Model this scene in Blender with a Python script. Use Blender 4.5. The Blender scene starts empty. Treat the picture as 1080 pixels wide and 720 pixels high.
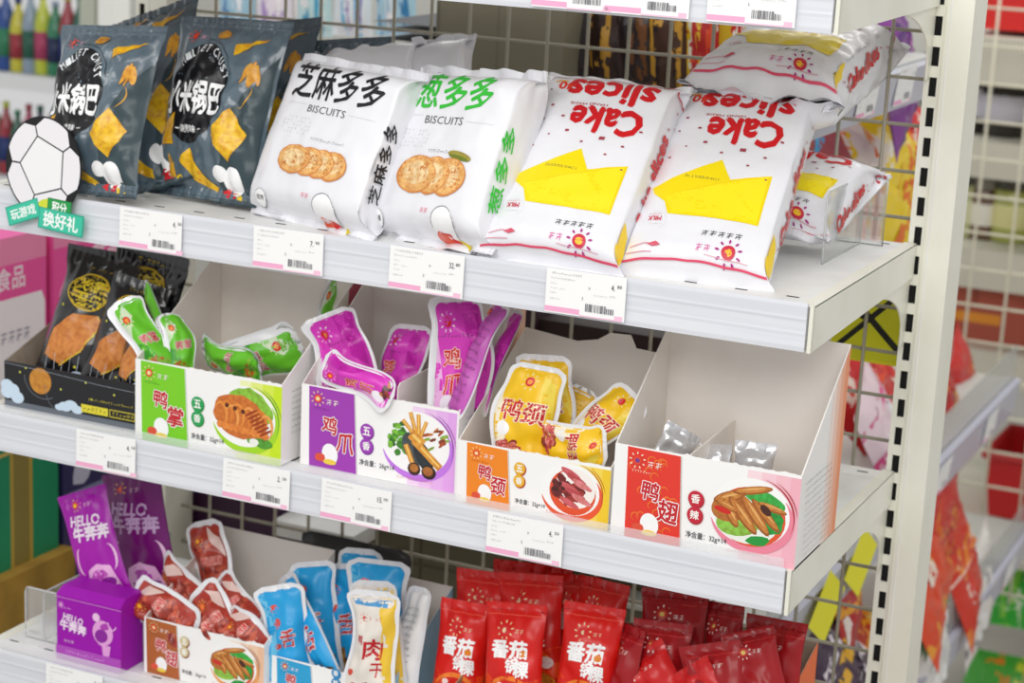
import bpy, math, random
from mathutils import Vector, Matrix, noise, geometry
V = Vector
PI = math.pi
C = bpy.context.scene.collection
def R(a): return math.radians(a)

# ---------------------------------------------------------------- camera solved from the shelf edges
F_PX = 2124.4
CAM = V((0.4935, -1.7236, 0.3935)); YAW, PITCH, ROLL = 0.4308, 0.2431, 0.0495
_f = V((-math.sin(YAW)*math.cos(PITCH), math.cos(YAW)*math.cos(PITCH), -math.sin(PITCH)))
_r = V((math.cos(YAW), math.sin(YAW), 0)); _u = _r.cross(_f)
RT = math.cos(ROLL)*_r + math.sin(ROLL)*_u
UP = -math.sin(ROLL)*_r + math.cos(ROLL)*_u
FW = _f
Z2, Z3, Z0 = -0.253, -0.537, 0.2864        # shelf tops (shelf one is z = 0)
DEP = 0.3663
def ray(u, v): return FW + RT*((u-540)/F_PX) - UP*((v-360)/F_PX)
def at_y(u, v, y): d = ray(u, v); return CAM + d*((y-CAM.y)/d.y)
def at_z(u, v, z): d = ray(u, v); return CAM + d*((z-CAM.z)/d.z)
def at_x(u, v, x): d = ray(u, v); return CAM + d*((x-CAM.x)/d.x)

# ---------------------------------------------------------------- materials
MATS = {}
def lin(c):
    if isinstance(c, str):
        c = c.lstrip('#'); c = [int(c[i:i+2], 16)/255 for i in (0, 2, 4)]
    return [x/12.92 if x <= .04045 else ((x+.055)/1.055)**2.4 for x in c]
def mat(name, col, rough=.5, coat=0, metal=0, bump=0, bscale=200, mix=None, mscale=30, trans=0, alpha=1, spec=.5, mdist=(.4, .6), stretch=None):
    if name in MATS: return MATS[name]
    m = bpy.data.materials.new(name); m.use_nodes = True
    nt = m.node_tree; b = nt.nodes['Principled BSDF']
    b.inputs['Base Color'].default_value = (*lin(col), 1)
    b.inputs['Roughness'].default_value = rough
    b.inputs['Metallic'].default_value = metal
    b.inputs['Coat Weight'].default_value = coat
    b.inputs['Coat Roughness'].default_value = .12
    b.inputs['Specular IOR Level'].default_value = spec
    b.inputs['Transmission Weight'].default_value = trans
    b.inputs['Alpha'].default_value = alpha
    if mix or bump:
        tc = nt.nodes.new('ShaderNodeTexCoord'); src = tc.outputs['Object']
        if stretch:
            mp = nt.nodes.new('ShaderNodeMapping'); mp.inputs['Scale'].default_value = stretch
            nt.links.new(src, mp.inputs['Vector']); src = mp.outputs['Vector']
    if mix:
        n = nt.nodes.new('ShaderNodeTexNoise'); n.inputs['Scale'].default_value = mscale; n.inputs['Detail'].default_value = 4
        cr = nt.nodes.new('ShaderNodeValToRGB')
        cr.color_ramp.elements[0].position = mdist[0]; cr.color_ramp.elements[1].position = mdist[1]
        cr.color_ramp.elements[0].color = (*lin(col), 1); cr.color_ramp.elements[1].color = (*lin(mix), 1)
        nt.links.new(src, n.inputs['Vector']); nt.links.new(n.outputs['Fac'], cr.inputs['Fac'])
        nt.links.new(cr.outputs['Color'], b.inputs['Base Color'])
    if bump:
        n = nt.nodes.new('ShaderNodeTexNoise'); n.inputs['Scale'].default_value = bscale; n.inputs['Detail'].default_value = 3
        bp = nt.nodes.new('ShaderNodeBump'); bp.inputs['Strength'].default_value = bump; bp.inputs['Distance'].default_value = .002
        nt.links.new(src, n.inputs['Vector']); nt.links.new(n.outputs['Fac'], bp.inputs['Height'])
        nt.links.new(bp.outputs['Normal'], b.inputs['Normal'])
    MATS[name] = m
    return m
def ink(col, kind='p'):
    """printed ink: p = on glossy film, c = on coated card, f = on matt paper, n = speckled like food"""
    key = 'ink_%s_%s' % (kind, col.lstrip('#'))
    if key in MATS: return MATS[key]
    if kind == 'p': return mat(key, col, .33, coat=.12, spec=.35, bump=.12, bscale=60)
    if kind == 'c': return mat(key, col, .45)
    if kind == 'n':
        l = [min(255, int(int(col.lstrip('#')[i:i+2], 16)*k+a)) for i, k, a in ((0, .88, 0), (2, .76, 0), (4, .62, 0))]
        return mat(key, col, .35, coat=.2, mix='#%02x%02x%02x' % tuple(l), mscale=170, mdist=(.4, .7))
    return mat(key, col, .7)

# ---------------------------------------------------------------- mesh builder
class MB:
    def __init__(s): s.v = []; s.f = []; s.m = []; s.sm = []; s.mats = []
    def mi(s, m):
        if m not in s.mats: s.mats.append(m)
        return s.mats.index(m)
    def add(s, vs, fs, m, smooth=False):
        o = len(s.v); s.v += [tuple(p) for p in vs]; k = s.mi(m)
        for f in fs: s.f.append([i+o for i in f]); s.m.append(k); s.sm.append(smooth)
    def box(s, a, b, m, M=None):
        x0, y0, z0 = a; x1, y1, z1 = b
        vs = [V(p) for p in ((x0,y0,z0),(x1,y0,z0),(x1,y1,z0),(x0,y1,z0),(x0,y0,z1),(x1,y0,z1),(x1,y1,z1),(x0,y1,z1))]
        if M: vs = [M @ p for p in vs]
        s.add(vs, [(0,3,2,1),(4,5,6,7),(0,1,5,4),(1,2,6,5),(2,3,7,6),(3,0,4,7)], m)
    def prism(s, poly, m, fn0, fn1, smooth=False):
        """poly of 2D points swept from fn0(p) to fn1(p)"""
        n = len(poly); vs = [fn0(p) for p in poly]+[fn1(p) for p in poly]
        s.add(vs, [list(range(n))[::-1], [n+i for i in range(n)]]+[(i, (i+1) % n, n+(i+1) % n, n+i) for i in range(n)], m, smooth)
    def tube(s, pts, r, m, n=6, cap=True):
        pts = [V(p) for p in pts]; rings = []
        for i, p in enumerate(pts):
            t = (pts[min(i+1, len(pts)-1)]-pts[max(i-1, 0)]).normalized()
            a = t.cross(V((0, 0, 1)) if abs(t.z) < .9 else V((1, 0, 0))).normalized(); b = t.cross(a)
            rr = r[i] if isinstance(r, (list, tuple)) else r
            rings.append([p+a*math.cos(2*PI*k/n)*rr+b*math.sin(2*PI*k/n)*rr for k in range(n)])
        vs = [q for g in rings for q in g]; fs = []
        for i in range(len(rings)-1):
            for k in range(n): fs.append((i*n+k, i*n+(k+1) % n, (i+1)*n+(k+1) % n, (i+1)*n+k))
        if cap: fs += [list(range(n))[::-1], [(len(rings)-1)*n+k for k in range(n)]]
        s.add(vs, fs, m, True)
    def build(s, name, parent=None, M=None):
        me = bpy.data.meshes.new(name); me.from_pydata(s.v, [], s.f)
        for m in s.mats: me.materials.append(m)
        me.polygons.foreach_set('material_index', s.m); me.polygons.foreach_set('use_smooth', s.sm)
        me.update()
        o = bpy.data.objects.new(name, me); C.objects.link(o)
        if parent: o.parent = parent
        if M is not None: o.matrix_local = M
        return o
def tag(o, label=None, cat=None, group=None, kind=None):
    if label: o['label'] = label
    if cat: o['category'] = cat
    if group: o['group'] = group
    if kind: o['kind'] = kind
    return o
def empty(name, loc=(0, 0, 0), rz=0):
    o = bpy.data.objects.new(name, None); C.objects.link(o); o.location = loc; o.rotation_euler.z = rz
    return o
def copy_tree(o, parent=None):
    c = o.copy(); C.objects.link(c)
    if parent: c.parent = parent
    for ch in KIDS.get(o.name, []): copy_tree(ch, c)
    return c
KIDS = {}

# ---------------------------------------------------------------- flat artwork (mm), later laid on panels and bags
_TXT = {}
def text_tris(s, bold, res=2):
    k = (s, bold, res)
    if k not in _TXT:
        cu = bpy.data.curves.new('t', 'FONT'); cu.body = s; cu.size = 1; cu.offset = bold; cu.resolution_u = res; cu.fill_mode = 'FRONT'
        ob = bpy.data.objects.new('t', cu); C.objects.link(ob)
        me = ob.to_mesh()
        vs = [(v.co.x, v.co.y) for v in me.vertices]; fs = [tuple(p.vertices) for p in me.polygons]
        ob.to_mesh_clear(); bpy.data.objects.remove(ob); bpy.data.curves.remove(cu)
        _TXT[k] = (vs, fs)
    return _TXT[k]
def _split(poly, ax, g):
    lo = min(p[ax] for p in poly); hi = max(p[ax] for p in poly)
    a = math.floor(lo/g+1e-6); out = []
    while True:
        c = (a+1)*g
        if hi <= c+1e-7: out.append(poly); return out
        L, Rr = [], []
        n = len(poly)
        for i in range(n):
            p, q = poly[i], poly[(i+1) % n]
            if p[ax] <= c: L.append(p)
            if p[ax] >= c: Rr.append(p)
            if (p[ax] < c < q[ax]) or (q[ax] < c < p[ax]):
                t = (c-p[ax])/(q[ax]-p[ax]); x = [p[0]+(q[0]-p[0])*t, p[1]+(q[1]-p[1])*t]; x[ax] = c; x = tuple(x)
                L.append(x); Rr.append(x)
        if len(L) > 2: out.append(L)
        if len(Rr) < 3: return out
        poly = Rr; a += 1
class Art:
    def __init__(s, kind='p'): s.it = []; s.kind = kind; s.cache = {}
    def _m(s, c): return ink(c, s.kind) if isinstance(c, str) else c
    def poly(s, pts, c, m=None):
        pts = [(float(a), float(b)) for a, b in pts]
        tr = geometry.tessellate_polygon([[V((a, b, 0)) for a, b in pts]])
        s.it.append((pts, [tuple(t) for t in tr], m or s._m(c))); return s
    def rect(s, x0, y0, x1, y1, c): return s.poly([(x0,y0),(x1,y0),(x1,y1),(x0,y1)], c)
    def ell(s, cx, cy, rx, ry, c, rot=0, n=20, m=None, amp=0, seed=0):
        ca, sa = math.cos(R(rot)), math.sin(R(rot)); pts = []
        rn = random.Random(seed)
        for i in range(n):
            k = 1+amp*(rn.random()-.5)*2
            a, b = rx*k*math.cos(2*PI*i/n), ry*k*math.sin(2*PI*i/n); pts.append((cx+a*ca-b*sa, cy+a*sa+b*ca))
        return s.poly(pts, c, m)
    def line(s, pts, w, c):
        for (a, b), (d, e) in zip(pts, pts[1:]):
            L = math.hypot(d-a, e-b) or 1; nx, ny = -(e-b)/L*w/2, (d-a)/L*w/2; ex, ey = (d-a)/L*w*.3, (e-b)/L*w*.3
            s.poly([(a+nx-ex, b+ny-ey), (d+nx+ex, e+ny+ey), (d-nx+ex, e-ny+ey), (a-nx-ex, b-ny-ey)], c)
        return s
    def arc(s, cx, cy, rx, ry, a0, a1, w, c, n=16, taper=False):
        o, i = [], []
        for k in range(n+1):
            t = R(a0+(a1-a0)*k/n); ww = w*(1-abs(2*k/n-1)**2*.9) if taper else w
            o.append((cx+(rx+ww/2)*math.cos(t), cy+(ry+ww/2)*math.sin(t))); i.append((cx+(rx-ww/2)*math.cos(t), cy+(ry-ww/2)*math.sin(t)))
        for k in range(n): s.poly([o[k], o[k+1], i[k+1], i[k]], c)
        return s
    def text(s, t, cx, cy, w, h, c, bold=0, rot=0, shear=0, edge=None, ew=.05, warp=None):
        if t in ('阳光', '好吃', '好吃看得见', '大山农夫', '米出心', 'UNREAD'):      # print the photograph does not resolve
            n_ = 2 if len(t) == 2 else 5
            for j in range(n_):
                cx_ = cx+(j-(n_-1)/2)*w/n_*(-1 if rot == 180 else 1); q = w/n_*.36; hh = (h or q*2)*.46; lw = max(.35, q*.22)
                s.line([(cx_-q, cy+hh*.7), (cx_+q, cy+hh*.7)], lw, c); s.line([(cx_-q*.8, cy-hh*.1), (cx_+q*.8, cy-hh*.1)], lw, c); s.line([(cx_+q*.1*(-1)**j, cy+hh), (cx_+q*.3*(-1)**j, cy-hh)], lw, c); s.line([(cx_-q, cy-hh*.8), (cx_-q*.2, cy-hh*.1)], lw, c)
            return s
        vs, fs = text_tris(t, .0)
        if not vs: return s
        x0, x1 = min(p[0] for p in vs), max(p[0] for p in vs); y0, y1 = min(p[1] for p in vs), max(p[1] for p in vs)
        sx = w/(x1-x0); sy = h/(y1-y0) if h else sx
        ca, sa = math.cos(R(rot)), math.sin(R(rot)); n = len(vs)
        for col, bo in ((edge, bold+ew), (c, bold)) if edge else ((c, bold),):
            bo *= .62
            ds = [(0, 0)] if bo < .008 else [(bo*math.cos(k*PI/4+PI/8), bo*math.sin(k*PI/4+PI/8)) for k in range(0, 8, 2 if bo < .05 else 1)]
            for j, (dx, dy) in enumerate(ds):
                out = []
                for a, b in vs:
                    a = (a+dx-(x0+x1)/2)*sx; b = (b+dy-(y0+y1)/2)*sy; a += b*shear
                    out.append((cx+a*ca-b*sa, cy+a*sa+b*ca))
                s.it.append((out, fs, s._m(col)))
        return s
    def scribble(s, x0, y0, w, h, c, seed=0, n=None, rot=0):
        """a line of print too small to read in the photograph: short dashes"""
        rn = random.Random(seed); x = x0; 
        while x < x0+w:
            d = h*rn.uniform(.5, .9)
            k = rn.random()
            s.rect(x, y0+h*.4, x+d, y0+h*.55, c) if k < .5 else s.rect(x+d*.35, y0, x+d*.5, y0+h, c)
            if k > .3: s.rect(x, y0+h*.8, x+d, y0+h*.92, c)
            if k < .7: s.rect(x+d*.1, y0+h*.05, x+d*.22, y0+h*.5, c)
            x += h*1.1
        return s
    def sun(s, cx, cy, r, ray_c='#c8328c', ring='#d8232a', core='#ffd23c', word=None, wc=None):
        for k in range(9):
            a = 2*PI*k/9+.2; s.ell(cx+math.cos(a)*r*.85, cy+math.sin(a)*r*.85, r*.17, r*.085, ray_c, math.degrees(a), 8)
        s.ell(cx, cy, r*.52, r*.52, ring, n=16); s.ell(cx, cy-r*.03, r*.3, r*.27, core, n=10)
        if word: s.text(word, cx+r*2.1, cy-r*.25, r*1.9, r*.75, wc or ray_c, .02)
        return s
    def food(s, cx, cy, rx, ry, cols, n, seed, L=8, w=3, ang=0, spread=60, clump=.85):
        rn = random.Random(seed); pts = []
        for k in range(n):
            a = rn.uniform(0, 2*PI); q = math.sqrt(rn.random())*clump; pts.append((cx+rx*q*math.cos(a), cy+ry*q*math.sin(a)))
        pts.sort(key=lambda p: -p[1])
        for x, y in pts:
            c = rn.choice(cols); l = L*rn.uniform(.6, 1.1)
            s.ell(x, y, l/2, w/2*rn.uniform(.7, 1.2), c, ang+rn.uniform(-spread, spread), 12, m=ink(c, 'n'), amp=.12, seed=k)
        return s
    def pieces(s, g):
        if g in s.cache: return s.cache[g]
        out = []
        for pts, fs, m in s.it:
            if g is None: out.append((pts, fs, m)); continue
            idx = {}; vs = []; ff = []
            for f in fs:
                poly = [pts[i] for i in f]
                for a in _split(poly, 0, g):
                    for b in _split(a, 1, g):
                        ids = []
                        for p in b:
                            k = (round(p[0], 4), round(p[1], 4))
                            if k not in idx: idx[k] = len(vs); vs.append(k)
                            if not ids or ids[-1] != idx[k]: ids.append(idx[k])
                        if len(ids) > 2 and ids[0] == ids[-1]: ids.pop()
                        if len(set(ids)) > 2 and len(set(ids)) == len(ids): ff.append(ids)
            out.append((vs, ff, m))
        s.cache[g] = out
        return out
    def stamp(s, mb, fn, g=None, h0=.00015, dh=.000005, sx=1, sy=1, off=(0, 0)):
        for k, (vs, fs, m) in enumerate(s.pieces(g)):
            h = h0+dh*k; P = []
            for x, y in vs:
                P.append(fn((x*sx+off[0])*.001, (y*sy+off[1])*.001, h))
            # keep front faces outwards
            mb.add(P, fs, m, g is not None)
def plane_fn(o, ex, ey, en=None):
    o, ex, ey = V(o), V(ex).normalized(), V(ey).normalized(); en = (V(en) if en else ex.cross(ey)).normalized()
    return lambda x, y, h: o+ex*x+ey*y+en*h

# ---------------------------------------------------------------- bags and pouches
def nz(x, y, seed, sc): return noise.noise(V((x*sc, y*sc, seed*7.31)))
class Pouch:
    """flat seamed pouch: x across, y up, z out; metres. rim = flat sealed edge, corner = corner radius"""
    def __init__(s, W, H, T, seed=0, seal=.008, rim=.003, corner=0, pinch=.06, wr=.0012, bend=0, twist=0, back=.6, px=2.4, crease=.0012, topfold=0, slump=0, organic=0):
        s.__dict__.update(locals())
    def F(s, x, y, side=1):
        W2 = s.W/2; H = s.H; t = min(1, abs(x)/W2)
        y0, y1 = s.seal, H-s.seal
        v = (y-y0)/(y1-y0); v = max(0, min(1, v))
        ey = (1-abs(2*v-1)**3.2)**.75
        xi = min(1, abs(x)/(W2-s.rim)); ex = (1-xi**s.px)**.65 if xi < 1 else 0
        z = s.T/2*ex*ey*(1 if side > 0 else s.back)
        c = s.corner; hw = W2
        if c:
            d = min(y, H-y)
            if d < c: hw = W2-c+math.sqrt(max(0, c*c-(c-d)**2))
        xx = x*hw/W2*(1-s.pinch*ey)
        if s.organic:
            q = y/H; xx *= 1+s.organic*(.16*math.sin(2*PI*q*1.1+s.seed*1.7)-.10*math.exp(-((q-.78)/.1)**2)); xx += s.organic*.007*math.sin(PI*q*1.8+s.seed*2.3)
        mk = ex**.5*ey
        z += side*s.wr*2*(nz(x, y, s.seed+side, 45)*.8+nz(x, y*.6, s.seed+5, 95)*.5)*mk if side > 0 else 0
        e = math.exp(-min(y-y0 if y > y0 else 0, y1-y if y < y1 else 0)/.018)
        z += s.crease*math.sin(x*2*PI/.017+s.seed+nz(x, y, s.seed, 40)*2)*e*(.3+.7*min(1, (1-t)*4))*(1 if y0 < y < y1 else .35)
        z = z if side > 0 else -z
        z += nz(x, y, s.seed+11, 12)*.004*(1 if s.T > .004 else .4)
        if y < y0 or y > y1: z += .0004*math.sin(y*2*PI/.0025)
        u = y/H-.5
        z += s.bend*(.25-u*u)*4
        if s.topfold and y > y1-.02: z += s.topfold*((y-(y1-.02))/(H-y1+.02))**1.5
        yy = y-s.slump*abs(x/W2)**2*H if s.slump else y
        if s.twist:
            a = s.twist*u; ca, sa = math.cos(a), math.sin(a); xx, z = xx*ca-z*sa, xx*sa+z*ca
        return V((xx, yy, z))
    def S(s, x, y, h=0):
        e = .0006; a = s.F(x, y)
        if h == 0: return a
        n = (s.F(x+e, y)-s.F(x-e, y)).cross(s.F(x, y+e)-s.F(x, y-e))
        return a+(n.normalized() if n.length > 0 else V((0, 0, 1)))*h
    def mesh(s, mb, m, mback=None, g=.004, jag=True):
        W2 = s.W/2; nx = max(4, math.ceil(W2/g)); ny = max(4, round(s.H/g))
        xs = [i*g for i in range(-nx+1, nx)]; xs = [-W2]+[x for x in xs if abs(x) < W2-1e-5]+[W2]
        ys = [j*g for j in range(ny)]; ys = [y for y in ys if y < s.H-g*.3]+[s.H]
        for side in (1, -1):
            vs = [s.F(x, y, side)+V((0, 0, .00012*side)) for y in ys for x in xs]; n = len(xs); fs = []
            for j in range(len(ys)-1):
                for i in range(n-1):
                    f = (j*n+i, j*n+i+1, (j+1)*n+i+1, (j+1)*n+i); fs.append(f if side > 0 else f[::-1])
            mb.add(vs, fs, m if side > 0 else (mback or m), True)
class Brick:
    """gusseted block bag: front width W, side depth D; s runs round the girth from the middle of the front"""
    def __init__(s, W, H, D, seed=0, end=.035, wr=.001, flare=.5, puff=.004, seal=.01, bend=0, wave=.003):
        s.__dict__.update(locals())
    def F(s, q, y):
        W2 = s.W/2; H = s.H; d = max(0, min(1, min(y-s.seal, H-y-s.seal)/s.end))
        k = math.sqrt(max(0, 1-(1-d)**2)); k = k**.9
        b = s.D/2*k+.0006; a = W2+s.D*s.flare*(1-k)*.5
        side = s.D; aq = abs(q); sg = 1 if q >= 0 else -1
        if aq <= W2:
            t = aq/W2; x = t*a; z = b*(1-.22*t**5)+s.puff*k*(1-t*t)
        elif aq <= W2+side:
            t = (aq-W2)/side; x = a+(.003*k-s.D*.0*(1-k))*math.sin(PI*t); z = b*.78*(1-2*t)
            x -= (1-k)*s.D*.25*math.sin(PI*t)
        else:
            t = 1-(aq-W2-side)/W2; x = max(0, t)*a; z = -b*(1-.22*max(0, t)**5)
        z2 = z
        w = s.wr*(nz(q, y, s.seed, 30)+.7*nz(q, y*.7, s.seed+3, 80))*k
        w += s.wave*.5*math.sin(q*2*PI/.03+s.seed)*math.exp(-max(0, min(y, H-y))/.02)*(1-k*.5)
        if aq <= W2 or aq > W2+side: z2 += w*(1 if aq <= W2 else 1)
        else: x += w
        z2 += nz(q*0+.01, y, s.seed+9, 10)*.003
        if min(y, H-y) < s.seal: z2 += s.wave*math.sin(q*55+s.seed*2)*(1-min(y, H-y)/s.seal)
        u = y/H-.5; z2 += s.bend*(.25-u*u)*4
        yy = y
        return V((sg*x, yy, z2))
    def S(s, x, y, h=0):
        e = .0006; a = s.F(x, y)
        if h == 0: return a
        n = (s.F(x+e, y)-s.F(x-e, y)).cross(s.F(x, y+e)-s.F(x, y-e))
        return a+(n.normalized() if n.length > 0 else V((0, 0, 1)))*h
    def mesh(s, mb, m, mback=None, g=.004):
        L = s.W+s.D; n2 = round(L/g)
        qs = sorted(set([round(i*g, 5) for i in range(-n2, n2) if abs(i*g) < L-.001]+[-L, L, s.W/2, -s.W/2, s.W/2+s.D, -s.W/2-s.D]))
        ys = [j*g for j in range(round(s.H/g)) if j*g < s.H-g*.3]+[s.H]
        vs = [s.F(q, y) for y in ys for q in qs]; n = len(qs)
        fs = [(j*n+i, j*n+i+1, (j+1)*n+i+1, (j+1)*n+i) for j in range(len(ys)-1) for i in range(n-1)]
        mb.add(vs, fs, m, True)
def pose(B, T, twist=0, ref=(0, -1, 0)):
    """local y from B to T, local z facing ref, then turned by twist about y"""
    B, T = V(B), V(T); y = (T-B).normalized(); z = V(ref); z = (z-y*z.dot(y)).normalized(); x = y.cross(z)
    M = Matrix(((x.x, y.x, z.x, B.x), (x.y, y.y, z.y, B.y), (x.z, y.z, z.z, B.z), (0, 0, 0, 1)))
    return M @ Matrix.Rotation(R(twist), 4, 'Y')
# ---------------------------------------------------------------- palette
CREAM = mat('cream_powder_coat', '#f3f2e6', .42, mix='#ecebdc', mscale=9)
WHITEM = mat('white_powder_coat', '#f4f4f2', .4, mix='#e9e9e7', mscale=14)
RAILM = mat('translucent_price_rail', '#e4e6ec', .35, coat=.2, mix='#dfe1e8', mscale=6, stretch=(1, 1, 22))
SLOTM = mat('slot_shade_black', '#060606', .9)
WIRE = mat('zinc_wire', '#b3ad9c', .45, metal=.25)
TAGM = mat('tag_paper', '#fbfbfa', .5)
CLEAR = mat('clear_acrylic', '#f2f6f6', .06, trans=.96, alpha=.5)
CLEARED = mat('acrylic_edge', '#f4f7f7', .2, trans=.4, alpha=.85)
CARD = mat('white_inner_card', '#f8f1ea', .75, mix='#f1e9e1', mscale=12)
CARDW = mat('coated_white_card', '#fbf9f7', .45)
KRAFT = mat('grey_board', '#b9a898', .8, mix='#ab9a88', mscale=40)
FILMW = mat('white_film', '#eeeef3', .35, coat=.15, bump=.35, bscale=55)
FILMG = mat('slate_foil', '#627480', .24, coat=.6, bump=.5, bscale=40, mix='#54646f', mscale=25)
FILMK = mat('black_foil', '#17171b', .25, coat=.7, bump=.5, bscale=45)
SILV = mat('silver_foil', '#d9d9dc', .25, metal=.55, coat=.3, bump=.45, bscale=60)
RIM = mat('clear_seamed_edge', '#ececef', .3, coat=.4, bump=.3, bscale=90)

# ---------------------------------------------------------------- shelving
def profile_sweep(mb, poly, x0, x1, m):
    mb.prism(poly, m, lambda p: V((x0, p[0], p[1])), lambda p: V((x1, p[0], p[1])))
LEN = 0.955
def shelf(z, label, clearlip=False):
    root = empty('shelf', (0, 0, z)); tag(root, label, 'shelf', 'white steel shelves of the gondola')
    b = MB()                                       # board with a folded front edge
    profile_sweep(b, [(0.004, 0), (0.004, -.036), (.012, -.036), (.012, -.006), (DEP-.006, -.006), (DEP-.006, 0)], -LEN, -.002, WHITEM)
    for k in range(int(LEN/.05)):                  # black strips painting the dark of slots near front and back edge
        x = -.03-.05*k
        for y in (.028, DEP-.022): b.box((x-.006, y-.0015, .0001), (x+.006, y+.0015, .0003), SLOTM)
    b.build('shelf_board', root)
    r = MB()                                       # price rail: ribbed front strip
    pr = [(-.0035, .003), (-.0040, -.001), (-.0035, -.010), (-.0038, -.0125), (-.0033, -.015), (-.0033, -.024), (-.0036, -.026), (-.0033, -.029), (-.0040, -.038), (-.0035, -.0425), (.003, -.041), (.003, .001)]
    profile_sweep(r, pr, -LEN+.002, -.006, RAILM)
    r.build('price_rail', root)
    for x0, x1 in ((-.0035, 0), (-LEN, -LEN+.0035)):
        s = MB()
        s.box((x0-.0, -.004, -.043), (x1, .0005, .001), CREAM)
        profile_sweep(s, [(0, 0), (0, -.0425), (DEP-.003, -.036), (DEP-.003, 0)], x0, x1, CREAM)
        profile_sweep(s, [(0, 0.0008), (0, -.001), (DEP-.003, -.001), (DEP-.003, .0008)], x0-.009 if x0 > -.1 else x0, x1 if x0 > -.1 else x1+.009, CREAM)
        e = s.build('end_plate', root)
        k = MB(); arc = [(DEP-.002, -.036), (DEP-.002, -.112), (DEP-.011, -.112)]
        for i in range(13):
            t = R(90*i/12); arc.append((DEP-.155+.143*math.cos(t), -.100+.062*math.sin(t)))
        arc.append((DEP-.19, -.036))
        xa = x1-.006 if x0 > -.1 else x0+.004
        poly = [(p[0], p[1]) for p in arc]
        # strip-wise so the concave outline stays clean
        tr = geometry.tessellate_polygon([[V((a, c, 0)) for a, c in poly]])
        n = len(poly); vs = [(xa, a, c) for a, c in poly]+[(xa+.002, a, c) for a, c in poly]
        k.add(vs, [tuple(t) for t in tr]+[tuple(n+i for i in t[::-1]) for t in tr]+[(i, (i+1) % n, n+(i+1) % n, n+i) for i in range(n)], CREAM)
        k.build('bracket', e)
    return root
shelf(Z0, 'uppermost white shelf cut off by the top of the photo')
shelf(0, 'white shelf carrying the chips, biscuit and cake slice bags')
shelf(Z2, 'white shelf carrying the row of five open display boxes')
shelf(Z3, 'lowest white shelf carrying the purple box and the red packets')

def upright(x0, label, x1=.046, group='slotted uprights of the gondola'):
    b = MB(); y = DEP-.001; zt, zb = .75, -1.25
    i = .0; pitch = .0316
    # slotted strip: solid bars between slots over a black sheet painting the dark inside
    b.box((x0, y+.0022, zb), (x0+.018, y+.014, zt), SLOTM)
    b.box((x0, y, zb), (x0+.0055, y+.03, zt), CREAM); b.box((x0+.0135, y, zb), (x0+.018, y+.03, zt), CREAM)
    z = 5.2499*pitch-40*pitch
    while z < zt:
        b.box((x0+.0055, y, z+.0105), (x0+.0135, y+.0022, z+pitch-.0095), CREAM); z += pitch
    b.box((x0+.018, y-.004, zb), (x0+x1, y+.03, zt), CREAM)
    b.box((x0+.0222, y-.0046, zb), (x0+.0232, y-.004, zt), WHITEM)
    b.box((x0+.001, y+.03, zb), (x0+x1-.001, y+.06, zt), CREAM)
    return tag(b.build('upright'), label, 'upright', group)
upright(-.0095, 'cream slotted upright at the right end of the shelves')

def wire_grid(name, x0, x1, z0, z1, y, label, step=.05, r=.0021, m=None, ofs=0, group=None):
    m = m or WIRE
    b = MB(); x = x0+ofs
    while x < x1: b.tube([(x, y, z0), (x, y, z1)], r, m, 6); x += step
    z = z0+.02
    while z < z1: b.tube([(x0, y+.004, z), (x1, y+.004, z)], r, m, 6); z += step
    return tag(b.build(name), label, 'wire panel', group)
wire_grid('wire_panel', -LEN, -.004, -1.0, .48, DEP+.03, 'wire grid back panel behind the snack shelves')

# ---------------------------------------------------------------- price tags
def tag_art(seed, price):
    rn = random.Random(seed); A = Art('f')
    A.rect(0, 1.2, 36, 6.2, '#f6b0d2'); A.rect(72, .8, 80, 5, '#f9c6de'); A.rect(36, .2, 80, 1.4, '#f9c6de')
    A.scribble(6, 37, 30, 2.2, '#55555c', seed); A.scribble(5, 32.5, 24, 1.8, '#8a8a92', seed+1)
    A.scribble(5, 27.5, 6, 1.6, '#a3a3a8', seed+2); A.scribble(5, 23, 6, 1.6, '#a3a3a8', seed+3); A.scribble(14, 23, 6, 1.6, '#b8b8bc', seed+8); A.scribble(5, 18.5, 6, 1.6, '#a3a3a8', seed+4)
    A.scribble(5, 13, 10, 1.7, '#8a8a92', seed+5); A.scribble(50, 21, 14, 1.6, '#b0b0b5', seed+6)
    w = price.split('.')
    A.text(w[0]+'.', 69, 31.5, 3.6 if len(w[0]) < 2 else 6, 5.6, '#33333a', .01); A.text(w[1], 75.5, 33, 4.6, 3, '#33333a', .01)
    A.text('¥', 45, 28, 2, 2.6, '#9a9aa0'); A.scribble(66, 22, 6, 1.6, '#77777c', seed+9)
    A.text('3', 38.5, 17.5, 1.6, 3, '#8a8a92')
    x = 42
    while x < 70: w_ = rn.choice((.3, .5, .9)); A.rect(x, 5.5, x+w_, 13 if x < 63 else 11, '#6c6c72'); x += w_+rn.choice((.35, .6, 1.0))
    return A
def price_tag(u, v, z, price, seed, label, W=.081, H=.0425, tilt=0, group='price tags on the shelf rails'):
    p = at_y(u, v, -.0062)
    b = MB(); b.box((0, -.0005, -H), (W, 0, 0), TAGM)
    tag_art(seed, price).stamp(b, plane_fn((0, -.0005, -H), (1, 0, 0), (0, 0, 1)), None, .0001, .000004)
    o = b.build('price_tag'); o.location = (p.x, p.y, z+.0025); o.rotation_euler = (R(-2), 0, R(0)); o.rotation_euler.y = R(tilt)
    return tag(o, label, 'price tag', group)
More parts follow.
